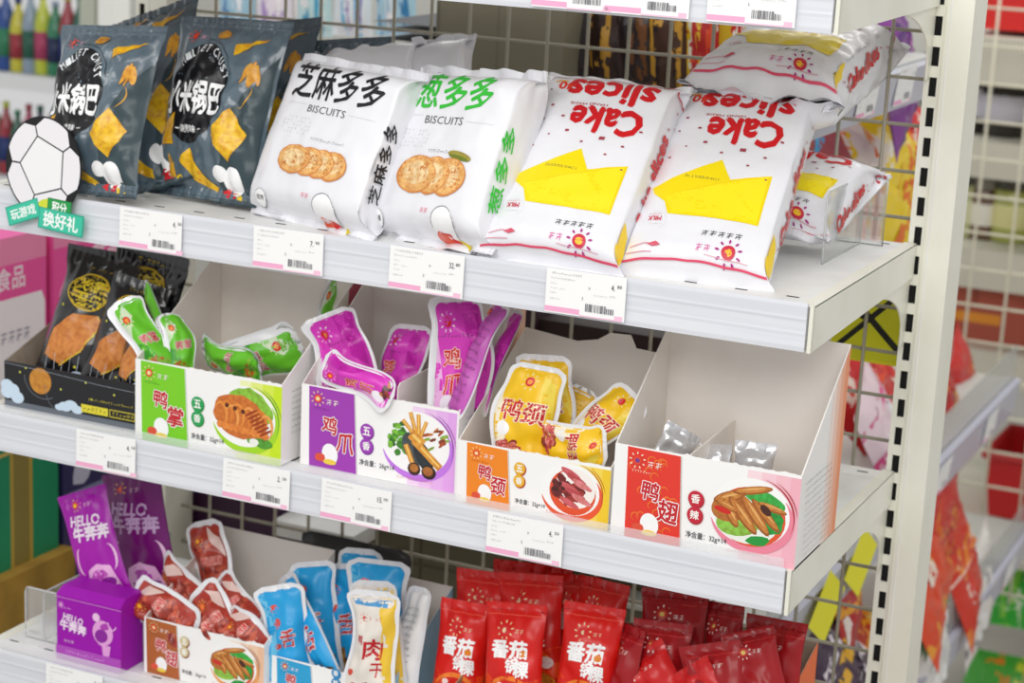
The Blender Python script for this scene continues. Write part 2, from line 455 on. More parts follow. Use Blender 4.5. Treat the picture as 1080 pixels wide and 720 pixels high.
PT = [(127, 222, 0, '4.50', 'first price tag from the left, below the slate chip bags'), (268, 242, 0, '7.90', 'price tag on the rail under the white biscuit bag with black lettering'),
      (412, 264, 0, '32.80', 'price tag on the rail under the white biscuit bag with green lettering'), (577, 287, 0, '4.80', 'price tag on the rail under the front left cake slice bag'),
      (81, 453, Z2, '4.50', 'price tag below the black display box'), (236, 484, Z2, '2.50', 'price tag below the right corner of the green display box'),
      (340, 503, Z2, '15.00', 'price tag below the purple and white display box'), (515, 538, Z2, '4.50', 'price tag below the orange display box'),
      (49, 690, Z3, '3.90', 'price tag on the lowest rail below the purple carton'), (136, 712, Z3, '4.50', 'barely showing price tag right of the purple carton'),
      (563, -32, Z0, '4.50', 'price tag at the top edge, leftmost of the three'), (640, -24, Z0, '5.50', 'price tag at the top edge, just left of the wide gap'), (748, -14, Z0, '6.80', 'price tag on the top rail, furthest right')]
for i, (u, v, z, pr, lb) in enumerate(PT): price_tag(u, v, z, pr, 100+i, lb, tilt=random.Random(i).uniform(-.6, .6), W=.078 if u < 200 else .082)

# ---------------------------------------------------------------- big bags on shelf one
def pose3(BL, BR, TL, TR):
    BL, BR, TL, TR = map(V, (BL, BR, TL, TR))
    B = (BL+BR)/2; T = (TL+TR)/2; y = (T-B).normalized(); x = ((BR-BL)+(TR-TL)); x = (x-y*x.dot(y)).normalized(); z = x.cross(y)
    return Matrix(((x.x, y.x, z.x, B.x), (x.y, y.y, z.y, B.y), (x.z, y.z, z.z, B.z), (0, 0, 0, 1)))
def shift(M, dx=0, dy=0, dz=0): return M @ Matrix.Translation((dx, dy, dz))
def seal_strip(sh, y0, y1, m, root, name, n=60):
    """crimped strip along an end of a bag, laid just over the film"""
    b = MB(); W = sh.W if isinstance(sh, Pouch) else sh.W; x0 = -W/2*.985
    vs = []; ys = [y0+(y1-y0)*j/6 for j in range(7)]
    for y in ys:
        for i in range(n+1): vs.append(sh.S(x0+(-2*x0)*i/n, y, .0006+.00025*(i % 2)))
    b.add(vs, [(j*(n+1)+i, j*(n+1)+i+1, (j+1)*(n+1)+i+1, (j+1)*(n+1)+i) for j in range(6) for i in range(n)], m, False)
    return b.build(name, root)

def cake_art():
    A = Art('p'); W, H = 133, 250
    Y = '#ffe100'; RD = '#d3121d'
    A.poly([(-60, 98), (0, 137), (14, 112), (52, 124), (52, 62), (-36, 64), (-43, 80), (-56, 90)], '#fbe000')
    A.poly([(-45, 88), (49, 122), (51, 65), (-33, 67)], '#ffe81a')
    A.line([(-44, 88), (-20, 97), (14, 109), (40, 119)], .8, '#f2cf00')
    A.line([(50, 122), (50.5, 64)], 1.2, '#f3d300')
    A.text('2023/05/04C1', -14, 112, 34, 3.2, '#5c5c3a', .01, rot=-4)
    A.text('slices', 8, 213, 90, 29, RD, .065, rot=180, shear=.02)
    A.text('HAND MADE', -10, 194.5, 40, 2.8, '#b43a44', .02, rot=180)
    A.text('Cake', 13, 175, 74, 32, RD, .065, rot=180, shear=.02)
    A.text('40', -41, 217, 17, 10, '#e8331c', .05, rot=175); A.line([(-54, 222), (-50, 224), (-42, 223)], 2, '#e9a21b')
    for k, (x, y, r) in enumerate(((-48, 190, 1.6), (-52, 172, 1.2), (-22, 158, 2), (17, 152, 3), (40, 146, 1.6), (-40, 152, 1.1), (-53, 137, 1.3), (-3, 146, 1.5), (26, 133, 1.4), (52, 168, 1.6), (-32, 176, 1.7), (-57, 212, 1.2), (47, 118, 1.2))):
        A.rect(x-r, y-r*.7, x+r, y+r*.7, '#a5414f')
    A.scribble(18, 229, 40, 3, '#b33441', 4)
    A.text('好吃看得见', 22, 44, 40, 6.5, '#35353a', 0, rot=180)
    A.sun(32, 26, 13, '#b02a86', '#d02c48', '#ffc72e'); A.text('阳光', 8, 27, 15, 7, '#e05aa4', .02, rot=180)
    A.text('MILK', -47, 58, 13, 5, '#d22c4c', .04, rot=180); A.scribble(-53, 62, 12, 2, '#d22c4c', 7); A.scribble(-52, 50, 14, 1.5, '#9a9aa0', 8)
    A.arc(-46, 55, 11, 11, -60, 200, .35, '#dcdce0')
    A.line([(-62, 24), (-48, 27), (-40, 26)], .8, '#e08a9c'); A.poly([(-46, 26), (-38, 29), (-33, 26), (-40, 24)], '#d8566c')
    A.line([(-65, 14), (-30, 16), (0, 16.5), (30, 15), (65, 13)], 1.4, '#e3506f'); A.line([(-64, 19), (-40, 20)], .6, '#e08a9c'); A.line([(10, 21), (50, 18)], .6, '#e0a0ac'); A.line([(-64, 234), (64, 234)], 1.6, '#c8414f'); A.line([(-64, 237.5), (64, 237.5)], .8, '#c8414f')
    # side gusset, x from 66.5 to 66.5+48
    A.text('Cake slices', 92, 126, 112, 24, RD, .08, rot=98, shear=0)
    A.poly([(67, 60), (82, 50), (88, 26), (74, 20), (67, 30)], '#ffd91a'); A.poly([(66, 32), (88, 24), (86, 12), (66, 14)], '#ffd91a')
    for x, y in ((88, 55), (96, 62), (84, 190), (98, 200), (90, 215)): A.rect(x, y, x+3, y+3, '#b23b48')
    A.line([(67, 232), (112, 232)], 2.5, '#c92f42')
    return A
CAKE = cake_art()
def px_pose(BL, BR, TL, TR, YL, YR=None, zb=.006, zshelf=0):
    """corner sightings of a leaning bag: bottom ones on the shelf, top ones at depth YL, YR"""
    a, b = at_z(*BL, zshelf+zb), at_z(*BR, zshelf+zb); c, d = at_y(*TL, YL), at_y(*TR, YL if YR is None else YR)
    M = pose3(a, b, c, d); return M, ((c+d)/2-(a+b)/2).length, ((b-a).length+(d-c).length)/2
def solid_bag(name, sh, film, art, M, label, group, cat='snack bag', sealm=None, sx=1, sy=1, g=4, cell=.004, back=None, h0=.00045):
    b = MB(); sh.mesh(b, film, back, g=cell) 
    if art: art.stamp(b, sh.S, g, h0, .000005, sx, sy)
    o = b.build(name, None, M); tag(o, label, cat, group)
    if sealm:
        seal_strip(sh, .0008, sh.seal*.9, sealm, o, 'bottom_seal'); seal_strip(sh, sh.H-sh.seal*.9, sh.H-.0008, sealm, o, 'top_seal')
    return o
G = 'white bags of cake slices'
M, H, W = px_pose((506, 268), (640, 288), (588, 66), (716, 87), .155)
ck = Brick(.132, H, .050, seed=1, end=.022, wr=.0012, wave=.004, puff=.003)
solid_bag('cake_bag', ck, FILMW, CAKE, shift(M, dz=-.016), 'white cake slice bag standing beside the green lettered biscuit bag', G, sealm=FILMW, sy=H*1000/250)
M, H, W = px_pose((657, 286), (798, 302), (724, 82), (860, 102), .22)
ck2 = Brick(.132, H, .052, seed=5, end=.022, wr=.0012, wave=.004, puff=.003)
solid_bag('cake_bag', ck2, FILMW, CAKE, shift(M, dz=-.016), 'white cake slice bag standing nearest the right end of its shelf', G, sealm=FILMW, sy=H*1000/250)
# the one lying across the top of the pile: long axis runs away from the viewer
a = at_y(728, 78, .19); b = at_y(882, 104, .20); c = at_y(800, 42, .37); d = at_y(934, 44, .385)
M = pose3(a, b, c, d)
ck3 = Brick(.135, .235, .072, seed=9, end=.03, wr=.003, wave=.006, puff=.004)
solid_bag('cake_bag', ck3, FILMW, CAKE, shift(M, dx=.0, dy=-.01, dz=-.01), 'white cake slice bag lying on top of the standing one, pushed towards the back', G, sealm=FILMW, sy=.94)
# one lying behind the acrylic divider
a = at_z(800, 268, .03); b = at_z(905, 262, .03); 
M = pose3(V((-.185, .20, .028)), V((-.06, .195, .028)), V((-.165, .335, .078)), V((-.04, .335, .074)))
ck4 = Brick(.122, .155, .058, seed=14, end=.05, wr=.003, wave=.005, puff=.003)
solid_bag('cake_bag', ck4, FILMW, CAKE, shift(M, dz=.0), 'white cake slice bag behind the acrylic divider, hidden but for its side', G, sealm=FILMW, sy=.62)

def biscuit_art(ch, col, mini, dark):
    A = Art('p')
    A.text(ch, 2, 145, 138 if not mini else 114, 40 if not mini else 38, col, .03, shear=-.05)
    A.text('BISCUITS', 0, 114, 58, 8, '#55555b')
    A.line([(-66, 118), (-34, 118)], .35, '#c9c9cf'); A.line([(34, 114), (70, 114)], .35, '#c9c9cf')
    for k in range(9):
        for j in range(5): 
            if (k*3+j) % 4: A.scribble(-60+k*5.5, 84+j*4.2, 1.8, 2.4, '#a9a9b0' if 0 < k < 8 else (dark if k == 0 else '#8c8c94'), k*7+j)
    A.scribble(-8, 80, 50, 3.4, '#8b8b93', 5)
    if mini: A.ell(40, 79, 17, 4.2, '#8a8a2e', -8, m=ink('#a59a35', 'n')); A.ell(40, 77, 15, 2.2, '#6f7d22', -8)
    cols = ['#f4c47c', '#eda95e', '#f7d49b']
    for k, x in enumerate((36, 18, 0, -22) if not mini else (32, 9, -16)):
        w = (20, 20, 21, 25)[k] if not mini else (23, 23, 28)[k]; h = 14.5 if not mini else 18
        A.ell(x, 57, w+1.5, h+1.5, '#d88a45', n=30, amp=.03, seed=k); A.ell(x, 57.5, w, h, cols[k % 3], n=26, m=ink('#f3bf74', 'n')); A.ell(x-1, 58.5, w*.72, h*.66, '#f8dca8', n=20, m=ink('#fadfab', 'n'))
        for j in range(7):
            r = random.Random(k*9+j); A.ell(x+r.uniform(-.6, .6)*w, 57+r.uniform(-.6, .6)*h, 2.2, 1.2, '#cf7f3c', r.uniform(0, 180), 8)
    if not mini:
        for j in range(40):
            r = random.Random(j); A.ell(-35+r.random()*86, 50+r.random()*16, .55, .4, '#3b2b1e', 0, 6)
    A.ell(38, 14, 16, 13, '#fdfdfd', 20, 24); A.arc(38, 12, 16, 16, -5, 190, .7, '#55555b')
    A.poly([(16, 3), (28, 7), (40, 5), (34, 0), (22, -1)], '#e8552b'); A.poly([(30, 6), (42, 6), (42, 0), (34, -1)], '#d5202a'); A.poly([(44, 4), (56, -2), (50, -5), (42, -1)], '#ead22c')
    A.text('好吃', 12, 22, 12, 5, '#f07a92', 0, shear=.1); A.ell(-62, 12, 9, 7.5, '#ffffff'); A.arc(-62, 12, 9, 7.5, 0, 360, .5, '#7c7c84'); A.text('净含量' if mini else '焙烤', -62, 12, 11, 4.5, '#3c3c42', .02)
    for j in range(3): A.scribble(-64+j*6, 2-j*4, 22, 1.6, '#9b9ba3', j)
    A.text('米出心', -50, 166, 32, 4, '#5d5d63', .0); A.scribble(-66, 165, 12, 3, '#77777d', 3)
    A.text(ch, 98, 74, 86, 20, col, .03, rot=97)
    return A
def shiftart(A, dy):
    B = Art(A.kind); B.it = [([(x, y+dy) for x, y in p], f, m) for p, f, m in A.it]; return B
G = 'white biscuit bags on the top shelf'
BA = shiftart(biscuit_art('芝麻多多', '#17171b', False, '#77777d'), 6)
M, H, W = px_pose((252, 220), (380, 250), (310, 48), (440, 72), .11, .065)
wb = Brick(.158, H, .058, seed=21, end=.022, wr=.0016, wave=.004, puff=.003)
solid_bag('biscuit_bag', wb, FILMW, BA, shift(M, dz=-.02), 'white biscuit bag with black lettering and a row of round biscuits', G, sealm=FILMW, sx=.93, sy=H*1000/186)
BG = shiftart(biscuit_art('葱多多', '#35c23a', True, '#63c25e'), 7)
M, H, W = px_pose((378, 240), (502, 270), (436, 58), (560, 74), .12, .06)
wb2 = Brick(.152, H, .058, seed=27, end=.022, wr=.0016, wave=.007, puff=.003)
solid_bag('biscuit_bag', wb2, FILMW, BG, shift(M, dz=-.02), 'white biscuit bag with green lettering', G, sealm=FILMW, sx=.9, sy=H*1000/186)
for (pts, YY, sd, lb) in ((((330, 130), (432, 120), (338, 42), (446, 62)), .22, 33, 'white biscuit bag behind the black lettered one, only its pale top seam showing'),
                      (((405, 140), (492, 140), (402, 44), (498, 52)), .25, 35, 'white biscuit bag behind the green lettered one with a folded top seam')):
    BL, BR, TL, TR = pts
    a, b, c, d = at_y(*BL, YY-.06), at_y(*BR, YY-.06), at_y(*TL, YY+.02), at_y(*TR, YY+.02)
    M = pose3(a, b, c, d); H = ((c+d)/2-(a+b)/2).length; W = (d-c).length
    M = shift(M, dy=-.07); 
    solid_bag('biscuit_bag', Brick(W*.8, H+.07, .05, seed=sd, end=.035, wr=.002, wave=.007), FILMW, None, M, lb, G, sealm=FILMW)

def chips_art():
    A = Art('p'); Y = '#f0bd17'
    A.poly([(18, -2), (34, 40), (40, 92), (58, 116), (76, 150), (76, -2)], '#36474d')
    A.ell(-18, 104, 43, 52, '#131317', n=40)
    A.arc(-18, 104, 47, 56, 100, 20, .8, '#2b3439', 24)
    cw = 'MILLET CRUST'
    for k, c in enumerate(cw):
        t = R(140-k*10.6)
        if c != ' ': A.text(c, -18+39*math.cos(t), 106+44*math.sin(t), 5, 8.5, '#eef2f4', .03, rot=math.degrees(t)-90)
    A.text('小米锅巴', -20, 98, 84, 33, '#ffffff', .055)
    A.text('烧烤味', -18, 66, 22, 7, '#f3f3f3', .03); A.rect(-40, 65.4, -32, 66.6, '#f3f3f3'); A.rect(-4, 65.4, 4, 66.6, '#f3f3f3')
    A.poly([(17, 62), (39, 90), (63, 67), (44, 38)], Y, ink('#f3c31c', 'n')); A.line([(39, 89), (62, 67), (44, 39)], 1.2, '#d89a12')
    A.poly([(20, 156), (62, 165), (24, 144)], Y, ink('#f0bd17', 'n'))
    for k, (x, a, l) in enumerate(((48, 108, 24), (54, 92, 28), (60, 78, 22), (57, 100, 18))): A.ell(x, 127, 3.2, l/2, '#e9ab2a', 90-a+0, 10, m=ink('#e8a92c', 'n'))
    A.arc(36, 108, 22, 18, -70, 20, 1.4, '#d6a03c', 10, True)
    A.poly([(-28, 34), (-15, 48), (6, 24), (22, 14), (20, 9), (-8, 18)][::-1], Y, ink('#f3c31c', 'n'))
    A.poly([(-60, 72), (-46, 82), (-42, 50), (-58, 48)], Y, ink('#e9b318', 'n'))
    for k in range(3): A.ell(-44+k*4, 30-k*3, 2, 11-k, '#d9a128', 14, 10)
    A.ell(30, 26, 9, 7.5, '#f5f5f5', 10); A.ell(46, 20, 12, 14, '#f7f7f7', -14); A.poly([(28, 10), (36, 14), (42, 10), (48, 12), (46, 4), (34, 4)], '#d8232a'); A.poly([(48, 10), (60, 4), (58, 0), (48, 2)], '#e9c41e')
    A.sun(-44, 163, 8, '#e0524e', '#e8331c', '#f08a2a'); A.text('阳光', -29, 162, 12, 5, '#e9a9c0', .02); A.ell(-4, 166, 9, 5, '#c98a2a', m=ink('#cf962c', 'n'))
    A.poly([(-72, 0), (72, 0), (72, 3), (-72, 3)], '#48545b')
    return A
CH = chips_art()
G = 'slate rice crust bags'
M, H, W = px_pose((40, 194), (138, 216), (58, 26), (184, 36), .075, .07)
pb = Pouch(.150, H+.004, .050, seed=41, seal=.013, rim=.002, wr=.0048, crease=.0028, pinch=.10, px=2.8)
solid_bag('chips_bag', pb, FILMG, CH, M, 'slate rice crust bag partly behind the football sign', G, cat='chips bag', sealm=FILMG, sy=H*1000/182)
M, H, W = px_pose((164, 198), (262, 222), (184, 6), (316, 42), .13, .13, zb=.006)
pb2 = Pouch(.158, H+.004, .050, seed=47, seal=.013, rim=.002, wr=.0048, crease=.0028, pinch=.10, px=2.8)
solid_bag('chips_bag', pb2, FILMG, CH, M, 'slate rice crust bag standing against the black lettered biscuit bag', G, cat='chips bag', sealm=FILMG, sy=H*1000/182)
for (pts, YT, sd, lb) in ((((120, 192), (166, 204), (118, 2), (186, 12)), .20, 51, 'slate rice crust bag filling the gap between the two front ones'),
                      (((220, 190), (300, 200), (226, 8), (330, 30)), .24, 53, 'darkest slate rice crust bag right behind the second one from the left'),
                      (((300, 190), (380, 205), (300, 28), (408, 50)), .24, 57, 'slate bag whose dark top shows above the black lettered biscuit bag')):
    M, H, W = px_pose(*pts, YT, zb=.012); 
    M = shift(M, dz=-.01)
    solid_bag('chips_bag', Pouch(max(.135, min(W*1.1, .16)), H, .045, seed=sd, seal=.013, rim=.002, wr=.003, crease=.003, pinch=.08), FILMG, CH, M, lb, G, cat='chips bag', sealm=FILMG, sy=H*1000/182, sx=.9)
# ---------------------------------------------------------------- open display boxes
def tray_art(W, H, panel, dark, chars, badge, badge_c, net, swoosh, right_cols, food, px0=14, px1=68, egg=True, pattern=None, outline='#ffffff', tc='#c8202a', badge_pos=(81, 44), k=1):
    A = Art('c'); A.rect(0, 0, W, H, '#fbfaf8')
    n = len(right_cols)
    for kk, c in enumerate(right_cols):
        x = W*.70+(W*.30)*kk/n; A.poly([(x+6*math.sin(0), 0), (W, 0), (W, H-3), (x+4, H-3)], c)
    A.poly([(px0, 0), (px1+4, 0), (px1-1, H-2), (px0-2, H-1)], panel)
    if pattern:
        rn = random.Random(3)
        for kk in range(26):
            x, y = rn.uniform(px0+4, px1-5), rn.uniform(5, H-6); A.arc(x, y, 4, 4, 0, 250, 1.5, pattern, 8, True)
    A.poly([(px1+4.4, 0), (px1+5.4, 0), (px1+.4, H-2), (px1-.6, H-2)], '#c4c4c0')
    cx, cy = W*.755, H*.52
    A0 = A; A = Art('c'); A.ell(cx, cy-2, 41, 36, '#fdfcfa', n=32)
    A.arc(cx, cy-3, 40, 33, 195, 395, 8, swoosh, 26, True); A.arc(cx, cy-1, 42, 37, -20, 75, 1.4, dark, 16, True); A.arc(cx, cy-1, 45, 40, 5, 60, 1.0, dark, 16, True)
    food(A, cx, cy)
    A0.it += [([(cx+(x-cx)*k, cy+(y-cy)*k) for x, y in p_], f_, m_) for p_, f_, m_ in A.it]; A = A0
    for (c, x, y, s_, rot) in ((chars[0], px0+24*k, H*.55, 17*k, -6), (chars[1], px0+43*k, H*.36, 20*k, -4)):
        A.text(c, x, y, s_, s_*1.08, tc, .045, rot=rot, edge=outline, ew=.06)
    if egg: A.ell(px0+25*k, 17*k, 9.5*k, 11.5*k, '#fdfdfd', 10, 18); A.ell(px0+25*k, 8.5*k, 8*k, 3*k, '#f3d44a'); A.ell(px0+13*k, 12*k, 6*k, 5*k, '#e2553a', n=10, amp=.2)
    A.sun(px0+9, H-13*k, 8.5*k, '#f2e6c8' if pattern else '#f5d7a0', '#e8452a', '#7a3c8c' if pattern else '#f4e0a0', '阳光', '#fbeeea')
    A.scribble(px0+4, H-25*k, 20, 2.6, '#fbe7c8' if pattern else dark, 5)
    bx, by = badge_pos
    A.ell(bx+1, by+6.5*k, 8*k, 8.6*k, dark); A.ell(bx+1, by-9.5*k, 8*k, 8.6*k, dark); A.ell(bx, by+7.5*k, 7.6*k, 8*k, badge_c); A.ell(bx, by-8.5*k, 7.6*k, 8*k, badge_c)
    A.text(badge[0], bx, by+7.5*k, 8.6*k, 8.6*k, '#fbfbf5', .04); A.text(badge[1], bx, by-8.5*k, 8.6*k, 8.6*k, '#fbfbf5', .04)
    A.text(net, (bx-7+bx+33)/2, 15*k, 41*k, 7.5*k, '#4a4a4f', .015)
    A.scribble(W-66, 6, 40, 3, '#d98a7c', 12)
    return A
def food_claws(A, cx, cy):
    A.ell(cx+8, cy+14, 26, 17, '#86cc3c', -20, 20, m=ink('#8fd03e', 'n'), amp=.15); A.ell(cx+16, cy-22, 17, 7, '#3f8c2c', -10, m=ink('#58a832', 'n'), amp=.2)
    A.ell(cx+12, cy-25, 6, 4, '#f4f4ee', n=8); A.ell(cx-6, cy, 33, 23, '#c96a22', -10, 24, m=ink('#d97a2c', 'n'), amp=.06)
    for k in range(9):
        A.arc(cx-30+k*7, cy-1+(k % 2)*3-k*.8, 8, 13, -60, 150, 3.6, ['#ec9440', '#e0812e', '#f2a452'][k % 3], 9, True); A.ell(cx-30+k*7, cy-12-k*.6, 4.5, 4, '#e98a34', 0, 10, m=ink('#f0913c', 'n'))
    for k in range(7): A.ell(cx+8+k*3, cy+6-k*3.2, 9, 1.6, '#a23f12', 30, 10)
    for k in range(3): A.ell(cx-22+k*10, cy+10-k*2, 2.6, 2.6, '#5a2410', 0, 8)
def food_feet(A, cx, cy):
    A.food(cx-20, cy+3, 19, 20, ['#5cae2c', '#3f8a24', '#7fca3c', '#2c6a1e'], 26, 4, 10, 7)
    A.ell(cx-2, cy-6, 19, 12, '#3c464a', -50, 18, m=ink('#47535a', 'n')); A.ell(cx+8, cy-12, 18, 9, '#2c3134', -60, 16)
    A.food(cx+22, cy+4, 18, 16, ['#b5542c', '#8c3d1e', '#d88a3c', '#8fbf3a'], 14, 8, 12, 3.4, 30, 20)
    for (x0, y0, x1, y1, w) in ((-12, -4, -2, -26, 6), (-2, 2, 26, -20, 8), (-2, 8, -16, 22, 4.4), (-1, 10, -8, 31, 4.6), (2, 10, 1, 30, 4.6), (4, 8, 10, 24, 4), (-4, 8, 4, 2, 12)):
        A.line([(cx+x0, cy+y0), (cx+x1, cy+y1)], w, ink('#e7a23a', 'n')); A.line([(cx+x0, cy+y0+.6), (cx+x1, cy+y1+.6)], w*.3, '#f6cc6c')
    A.ell(cx-2, cy-27, 7.5, 7, '#3a2416', n=12); A.ell(cx-2, cy-26, 5, 4.5, '#b06a26', m=ink('#b8752c', 'n')); A.ell(cx+15, cy-28, 8.5, 7.5, '#2e1c12', n=12); A.ell(cx+14, cy-27, 6, 5, '#a8602a', m=ink('#b06c2c', 'n'))
def food_neck(A, cx, cy):
    A.ell(cx+2, cy-2, 31, 29, '#e6552c', 0, 26); A.ell(cx+5, cy+3, 27, 25, '#fbf4ee', 0, 24)
    A.food(cx-6, cy+2, 24, 24, ['#8c2a26', '#a8382e', '#7a2020'], 24, 21, 14, 9, -30, 15)
    for k in range(7): A.ell(cx-2+(k % 3)*8, cy+22-k*6.3, 14, 4.2, '#d8697a', -22, 14, m=ink(['#d9646e', '#c8505a', '#e58a90'][k % 3], 'n'), amp=.1)
    A.food(cx-18, cy+4, 9, 14, ['#4f1a1a', '#6a2222'], 8, 2, 10, 7)
def food_wing(A, cx, cy):
    A.ell(cx, cy-4, 34, 29, '#e4572e', 0, 28); A.ell(cx-4, cy-6, 32, 25, '#eff3ea', 0, 24)
    A.ell(cx-12, cy-12, 22, 13, '#8fcf4a', 10, 18, m=ink('#93d24e', 'n')); A.ell(cx+20, cy-6, 12, 12, '#1f9a3a', 20, 16, m=ink('#26a23e', 'n'), amp=.15); A.ell(cx+12, cy+15, 20, 8, '#35b54a', -14, 18, m=ink('#3cba4c', 'n'), amp=.1); A.ell(cx+8, cy-26, 11, 5, '#259a3c', 10, 12, amp=.2)
    A.ell(cx-20, cy+2, 20, 14, '#b06a2c', 20, 20, m=ink('#bd7630', 'n'))
    for (x, y, l, a, w) in ((-22, 12, 34, 22, 11), (0, 22, 40, 14, 8), (-8, -4, 44, -48, 11), (4, -2, 46, -50, 11), (-20, -4, 30, -60, 10), (14, 0, 40, -44, 9), (20, 8, 30, -12, 7), (-24, 2, 24, -20, 6)):
        A.ell(cx+x, cy+y, l/2, w/2, '#a05a22', a, 16); A.ell(cx+x+.4, cy+y+.8, l/2*.9, w/2*.72, '#cf8638', a, 16, m=ink('#d18a3c', 'n')); A.ell(cx+x+1, cy+y+1.6, l/2*.6, w/2*.2, '#e8b06a', a, 10)
    A.ell(cx-28, cy-2, 9, 3, '#d2261e', -12, 10); A.ell(cx+14, cy+5, 7, 4, '#4a2418', -40, 8)
WALL = .0012
def tray(label, P, W, D, hf, hb, art, inner=CARD, outer=CARDW, divider=None, rz=0, jag=(.37, 1), back_tab=False, side_art=None, kind='display_box', base=None, dheight=None, front_m=None, G='open cardboard display boxes in a row', sideout=None):
    root = empty(kind, P, rz); tag(root, label, 'display box', G)
    b = MB(); t = WALL
    b.box((0, t, 0), (W, D, .0014), inner)
    sp = [(t, 0), (t, hf), (D, hb), (D, 0)]
    for x0, si in ((0, 0), (W-t, 1)):       # side walls: two skins, white inside and printed outside
        xi = x0+(t*.5)
        b.prism(sp, inner, (lambda p, a=x0 if si else xi: V((a, p[0], p[1]))), (lambda p, a=x0 if si else xi: V((a+t*.5, p[0], p[1]))))
        so = sideout or outer
        b.prism(sp, so, (lambda p, a=xi if si else x0: V((a, p[0], p[1]))), (lambda p, a=xi if si else x0: V((a+t*.5, p[0], p[1]))))
    top = [(0, hb), (W, hb)]
    if back_tab: top = [(0, hb), (W*.36, hb-.006), (W*.5, hb-.001), (W*.58, hb+.008), (W*.72, hb+.009), (W*.76, hb-.004), (W, hb-.006)]
    pl = [(0, 0)]+top+[(W, 0)]; 
    b.prism(pl[::-1], inner, lambda p: V((p[0], D-t, p[1])), lambda p: V((p[0], D, p[1])))
    if side_art: side_art(b, W, D, hf, hb)
    b.build('box_body', root)
    f = MB(); tp = []
    n = 46; rn = random.Random(int(W*1e5))
    for i in range(n+1):
        x = W*i/n; u = i/n
        z = hf+(rn.uniform(-.0007, .0007) if jag[0] < u < jag[1] or jag[0] == 0 else 0)+(.0012 if (i % 6 == 0 and u > jag[0]) else 0)
        tp.append((x, z))
    f.prism(([(0, 0)]+tp+[(W, 0)])[::-1], front_m or outer, lambda p: V((p[0], 0, p[1])), lambda p: V((p[0], t, p[1])))
    if art: art.stamp(f, plane_fn((0, 0, .0), (1, 0, 0), (0, 0, 1)), None, .0001, .000003)
    f.build('front_panel', root)
    if divider is not None:
        d = MB(); dh = dheight or hf
        d.prism([(t, .0014), (t, dh-.004), (.006, dh), (D-t-.0005, dh+.004), (D-t-.0005, .0014)], inner, lambda p: V((divider, p[0], p[1])), lambda p: V((divider+t, p[0], p[1])))
        d.build('divider', root)
    return root
def lines_side(cols, stripe=None, rich=False):
    def fn(b, W, D, hf, hb):
        A = Art('c'); mm = D*1000
        if stripe:
            for k, c in enumerate(stripe):
                x0 = mm*(.62+.38*k/len(stripe)); A.poly([(x0, 0), (mm-.3, 0), (mm-.3, hb*1000-1), (x0, (hf+(hb-hf)*x0/mm)*1000-1.5)], c)
        for j in range(12 if rich else 8):
            for q in range(5 if rich else 2):
                A.scribble(mm*.12+q*mm*.13, hf*850-j*6.4, mm*.11, 2.6, cols, j*7+q)
        A.stamp(b, plane_fn((W, 0, 0), (0, 1, 0), (0, 0, 1)), None, .0001, .000003)
    return fn
LILAC = ['#f4d9f4', '#efc6f0', '#eab6ee', '#e6a9ec']; PINKS = ['#fbdfe4', '#f9cfd8', '#f7c2cd', '#f5b6c4']; YEL = ['#fdf3c0', '#fbe68a', '#f9da55', '#f6cf2e']; LIME = ['#f2f7b8', '#e6f282', '#d9ee4e', '#cdea22']
zz = Z2+.0004
tray('red and white display box at the right end, its food picture ringed in pink', (-.1855, .003, zz), .186, .132, .092, .190, tray_art(186, 92, '#e8392a', '#b3202a', '鸭翅', '香辣', '#c8203a', '净含量：32g×14', '#f08aa0', PINKS, food_wing, pattern='#f2742e', px0=15, px1=68, badge_pos=(85, 44)), divider=.074, side_art=lines_side('#6a6a70', ['#fde9e0', '#fbd2bf', '#f7b596', '#f39a6e'], True))
tray('orange fronted display box left of the red and white one', (-.357, .010, zz), .166, .150, .064, .150, tray_art(166, 64, '#f58a1e', '#b8421c', '鸭颈', '五香', '#eeb62a', '净含量：32g×14', '#ef5a32', YEL, food_neck, px0=12, px1=56, badge_pos=(69, 40), k=.8), back_tab=True, side_art=None)
tray('purple panelled display box holding the magenta pouches', (-.549, .026, zz), .184, .150, .088, .190, tray_art(182, 88, '#a33cb4', '#7d2c96', '鸡爪', '五香', '#a03cb8', '净含量：26g×14', '#c77be6', LILAC, food_feet, px0=11, px1=64, badge_pos=(79, 42)), divider=.112, dheight=.105, side_art=lines_side('#8a6a90', ['#f9d9c8', '#f5c4a8']))
tray('lime green display box beside the black one', (-.7445, .006, zz), .184, .165, .089, .185, tray_art(184, 89, '#7ed321', '#2c8c3c', '鸭掌', '五香', '#23a45a', '净含量：32g×14', '#a8dc28', LIME, food_claws, px0=9, px1=64, badge_pos=(80, 44)), side_art=lines_side('#5a6a5a', ['#fbf8e6', '#c8506a']))
